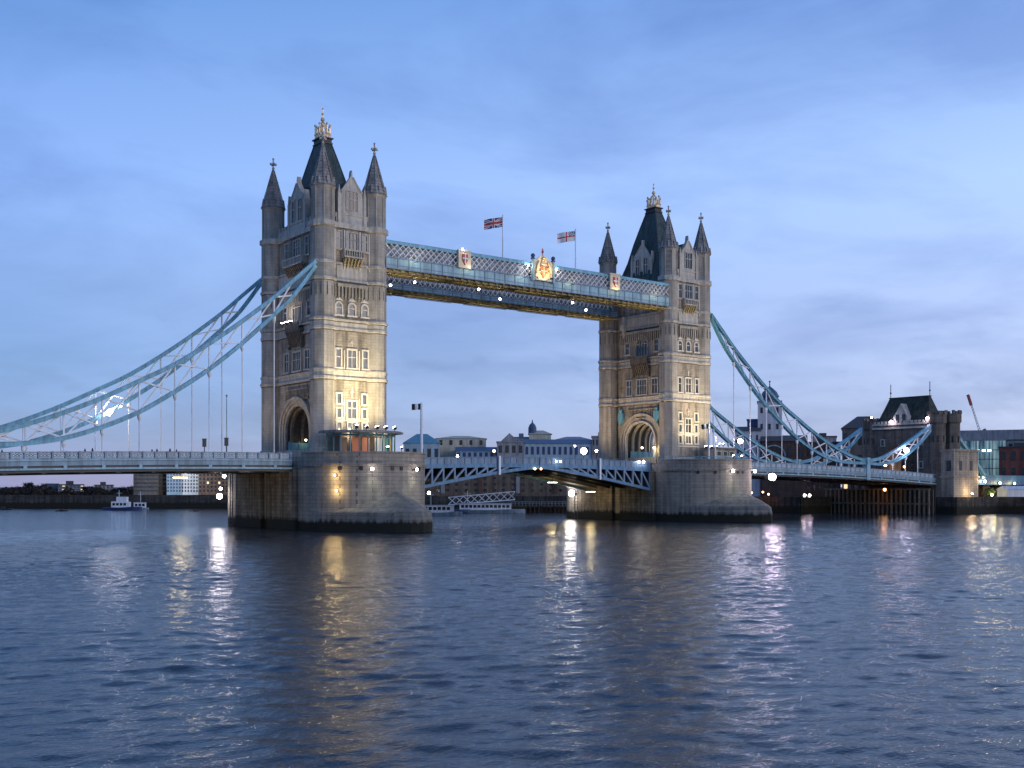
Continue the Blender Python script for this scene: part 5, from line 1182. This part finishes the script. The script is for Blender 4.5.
for yy in (-1, 1):
    mb.bar((-8, yy, 2.2), (10, yy, 3.6), .22); mb.bar((-8, yy, 4.2), (10, yy, 5.8), .22)
    for k in range(9): x = -8+k*2; mb.bar((x, yy, 2.2+(x+8)/18*1.4), (x+2, yy, 4.3+(x+8)/18*1.5), .14); mb.bar((x, yy, 4.2+(x+8)/18*1.6), (x+2, yy, 2.3+(x+10)/18*1.4), .14)
mb.build('truss', WHITE, t); mb = MB(); mb.bar((-8, 0, 2.1), (10, 0, 3.5), 2, .15); mb.build('deck', PALEB, t)
mb = MB(); mb.box(-11, -2, -3, 3, -.4, 1.0); mb.box(-9, -7, -1, 1, 1.0, 2.1); mb.build('float', NAVY, t)
for i, (u0, u1) in enumerate(((508, 540), (541, 573))):
    p = at((u0+u1)/2, 308); Wd = (u1-u0)/FPX*308; t = lthing('wharf_staging', ['left', 'right'][i]+' length of railed timber staging before the dark warehouse', 'jetty', (p.x, p.y, 0), -YAW)
    mb = MB(); mb.box(-Wd/2, Wd/2, -1.5, 1.5, 1.4, 1.9)
    for k in range(8): x = -Wd/2+.3+k*(Wd-.6)/7; mb.box(x-.18, x+.18, -1.3, -1.0, -2, 1.4); mb.box(x-.18, x+.18, 1.0, 1.3, -2, 1.4)
    mb.box(-Wd/2, Wd/2, .6, .9, -1.5, 1.4); mb.build('staging', WOOD, t)
    mb = MB(); mb.box(-Wd/2, Wd/2, -1.45, -1.38, 2.9, 3.0); mb.box(-Wd/2, Wd/2, -1.45, -1.38, 2.4, 2.46)
    for k in range(10): x = -Wd/2+.1+k*(Wd-.2)/9; mb.box(x-.05, x+.05, -1.45, -1.38, 1.9, 3.0)
    mb.build('railing', GREYB, t)
# street lamps and lights on the far bank
FAR = [(583.7, 451, 300, L_PINK, .85, 'pink-white street lamp left of the farther tower above the deck'), (596.5, 450.8, 315, L_WHITE, .35, 'small white street lamp nearest the farther tower above the deck'), (575, 446, 330, L_WHITE, .22, 'dim street lamp up left of the pink-white one'),
       (494, 451, 340, L_YEL, .35, 'warm window lamp left of the pediment house'), (457.5, 456, 330, L_WHITE, .3, 'small lamp at the left end of the blue-roofed range'),
       (150, 500, 378, L_WHITE, .3, 'white shore lamp beneath the brown slab'), (161.5, 500, 378, L_WHITE, .3, 'white shore lamp beneath the blue flats'), (204, 502, 378, L_YEL, .32, 'left of two lamps on the shore by the nearer pier'), (209, 502, 378, L_YEL, .32, 'right of two lamps on the shore by the nearer pier'),
       (75, 502, 385, L_YEL, .35, 'yellow shore lamp at the far left'), (0.5, 499.5, 380, L_WHITE, .45, 'white shore lamp on the left edge'), (429, 493, 330, L_WHITE, .45, 'round white lamp on the wharf right of the nearer pier'), (965, 497, 305, L_WHITE, .4, 'white lamp on the quay at the annex foot'), (992, 495, 305, L_WHITE, .3, 'pale lamp by the marquee')]
for u, v, d, m, r, lab in FAR:
    p = at(u, d); z = zof(v, d); t = thing('street_lamp', lab, 'street lamp', (p.x, p.y, min(GZ, z-.5)))
    mb = MB(); mb.ball((p.x, p.y, z), r, 10, 6); mb.build('globe', m, t, True); mb = MB(); mb.bar((p.x, p.y, min(GZ, z-.6)), (p.x, p.y, z-r*.9), .16); mb.build('post', IRON, t)
# traffic signals and pedestrians on the left deck
def onY(u, y): r_ = FW+RT*((u-512)/FPX); k = (y-CAM.y)/r_.y; return CAM.x+r_.x*k
for u, h, lab in ((204.5, 3.4, 'left black traffic signal on the left deck'), (226.5, 3.6, 'right black traffic signal on the left deck')):
    y = -8.2; x = onY(u, y); z0 = zr(-x)-1.25; t = thing('traffic_signal', lab, 'traffic light', (x, y, z0)); mb = MB(); mb.lathe(x, y, [(.07, z0), (.07, z0+h)], 8); mb.build('post', IRON, t)
    mb = MB(); mb.box(x-.28, x+.22, y-.25, y+.2, z0+h-1.3, z0+h-.1); mb.box(x-.35, x+.28, y-.28, y+.22, z0+h-.1, z0+h); mb.build('signal_head', IRON, t)
x = onY(226.6, 8.5); t = thing('lamp_post', 'tall thin grey post rising behind the right traffic signal', 'lamp post', (x, 8.5, zr(-x)-1.25)); mb = MB(); mb.lathe(x, 8.5, [(.12, zr(-x)-1.25), (.07, 23)], 8); mb.ball((x, 8.5, 23.1), .2); mb.build('post', GREYB, t)
def person_mesh():
    me = bpy.data.meshes.new('person'); J = [(0, 0, .95, .15), (0, 0, 1.2, .16), (0, 0, 1.42, .15), (0, 0, 1.52, .06), (0, 0, 1.66, .1), (.1, .02, .88, .11), (.11, .12, .5, .07), (.11, -.02, .08, .05), (.11, .14, .03, .04),
         (-.1, 0, .88, .11), (-.11, -.1, .48, .07), (-.11, -.32, .1, .05), (-.11, -.2, .03, .04), (.2, 0, 1.4, .065), (.25, -.05, 1.12, .05), (.24, .1, .9, .035), (-.2, 0, 1.4, .065), (-.25, .04, 1.12, .05), (-.22, .2, .92, .035)]
    E_ = [(0, 1), (1, 2), (2, 3), (3, 4), (0, 5), (5, 6), (6, 7), (7, 8), (0, 9), (9, 10), (10, 11), (11, 12), (2, 13), (13, 14), (14, 15), (2, 16), (16, 17), (17, 18)]
    me.from_pydata([j[:3] for j in J], E_, []); o = bpy.data.objects.new('tmp', me); COL.objects.link(o)
    o.modifiers.new('skin', 'SKIN'); 
    for i, j in enumerate(J): me.skin_vertices[0].data[i].radius = (j[3], j[3]); me.skin_vertices[0].data[i].use_root = (i == 0)
    s = o.modifiers.new('sub', 'SUBSURF'); s.levels = 1; s.render_levels = 1
    dg = bpy.context.evaluated_depsgraph_get(); ev = o.evaluated_get(dg); m2 = bpy.data.meshes.new_from_object(ev); bpy.data.objects.remove(o); m2.name = 'person'
    m2.materials.clear(); m2.materials.append(mat('dark coat', (.03, .03, .04), .85)); return m2
pm = person_mesh()
for i, u in enumerate((2, 85, 92.5, 152, 157, 170, 176.5)):
    y = -9.0-.3*(i % 3); x = onY(u, y); z = zr(-x)-1.25
    o = bpy.data.objects.new('person', pm); COL.objects.link(o); o.location = (x, y, z); o.rotation_euler = (0, 0, R(90 if i % 2 else -90)); s = 1.0+.04*(i % 3); o.scale = (s, s, s)
    o['label'] = ['first', 'second', 'third', 'fourth', 'fifth', 'sixth', 'seventh'][i]+' dark-coated walker from the left behind the left deck parapet'; o['category'] = 'person'; o['group'] = 'walkers on the left side span'
# far-left trees
TREEM = mat('winter tree foliage', (.035, .032, .028), .9, var=.4, scale=.4); BARK = mat('bark', (.05, .04, .035), .9)
TL = [(8, 489, 'low rounded tree by the left edge'), (17, 487, 'taller bare tree near the left edge'), (31, 483, 'broad bare tree left of the pale apartments'), (43, 484.5, 'feathery bare tree just left of the pale apartments'), (55, 492, 'low dark tree before the reddish house'),
      (88, 487, 'dark tree right of the pale apartments'), (104, 490, 'low tree below the grey tower block'), (118, 489, 'rounded tree right of the grey tower block'), (130, 491.5, 'small tree touching the brown slab'), (24, 494, 'bushy low tree on the shore at far left'), (38, 490, 'dense dark tree between the two broad bare ones'), (68, 493, 'low dark tree in front of the pale apartments'), (79, 492.5, 'second low tree in front of the pale apartments'), (97, 487.5, 'tall dark tree before the grey tower block'), (112, 491, 'squat tree between the grey block and the rounded tree'), (125, 488, 'tall thin tree left of the brown slab')]
for i, (u, v, lab) in enumerate(TL):
    d = 405+7*(i % 3); p = at(u, d); H = zof(v, d)-GZ; t = thing('tree', lab, 'tree', (p.x, p.y, GZ)); rnd = random.Random(i); w_ = H*.95
    mb = MB(); mb.lathe(p.x, p.y, [(.35, GZ), (.22, GZ+H*.5)], 7)
    for k in range(16):
        a = rnd.random()*6.28; zz = GZ+H*rnd.uniform(.25, .5); e = Vector((p.x+w_*.8*math.cos(a)*rnd.random(), p.y+w_*.8*math.sin(a)*rnd.random(), GZ+H*rnd.uniform(.6, .98))); mb.bar((p.x, p.y, zz), e, .13)
        for _ in range(5): mb.bar(e.lerp(Vector((p.x, p.y, zz)), rnd.random()*.5), e+Vector((rnd.uniform(-1, 1), rnd.uniform(-1, 1), rnd.uniform(-.2, 1))), .06)
    mb.build('trunk', BARK, t); mb = MB()
    cl = [(rnd.uniform(-w_*.7, w_*.7), rnd.uniform(-w_*.7, w_*.7), rnd.uniform(.35, .85)*H, rnd.uniform(.18, .3)*H) for _ in range(9)]
    for k in range(1100):
        c0_, c1_, c2_, rr = cl[rnd.randrange(9)]; a, b = rnd.random()*6.28, math.acos(rnd.uniform(-1, 1)); r = rr*rnd.random()**.5
        c = Vector((p.x+c0_+r*math.cos(a)*math.sin(b), p.y+c1_+r*math.sin(a)*math.sin(b), GZ+min(c2_+r*math.cos(b), H*.99))); s = .27
        d1 = Vector((rnd.uniform(-1, 1), rnd.uniform(-1, 1), rnd.uniform(-1, 1))).normalized()*s; d2 = d1.cross(Vector((rnd.uniform(-1, 1), .3, 1))).normalized()*s; mb.add([c-d1, c-d2, c+d1, c+d2], [(0, 1, 2, 3)])
    mb.build('crown', TREEM, t)
rnd = random.Random(11); mb = MB()                      # scrub and ivy spilling over the far-left embankment
for k in range(9000):
    u = rnd.uniform(-12, 133); d = 376+rnd.random()*16+3*math.sin(u*.3); hh = 1.0+2.6*(.5+.5*math.sin(u*.21+1.3*math.sin(u*.09)))*rnd.random(); c = at(u, d); c.z = GZ+rnd.uniform(-1.2 if d < 379 else .1, hh); s_ = rnd.uniform(.2, .42)
    d1 = Vector((rnd.uniform(-1, 1), rnd.uniform(-1, 1), rnd.uniform(-1, 1))).normalized()*s_; d2 = d1.cross(Vector((rnd.uniform(-1, 1), .3, 1))).normalized()*s_; mb.add([c-d1, c-d2, c+d1, c+d2], [(0, 1, 2, 3)])
sh_ = mb.build('shrubbery', mat('russet scrub leaves', (.045, .035, .028), .9, var=.5, scale=.15)); sh_['kind'] = 'stuff'; sh_['label'] = 'dark russet scrub growing along the far-left embankment'; sh_['category'] = 'shrubs'
for o in bpy.data.objects:
    if 'org' in o: del o['org']
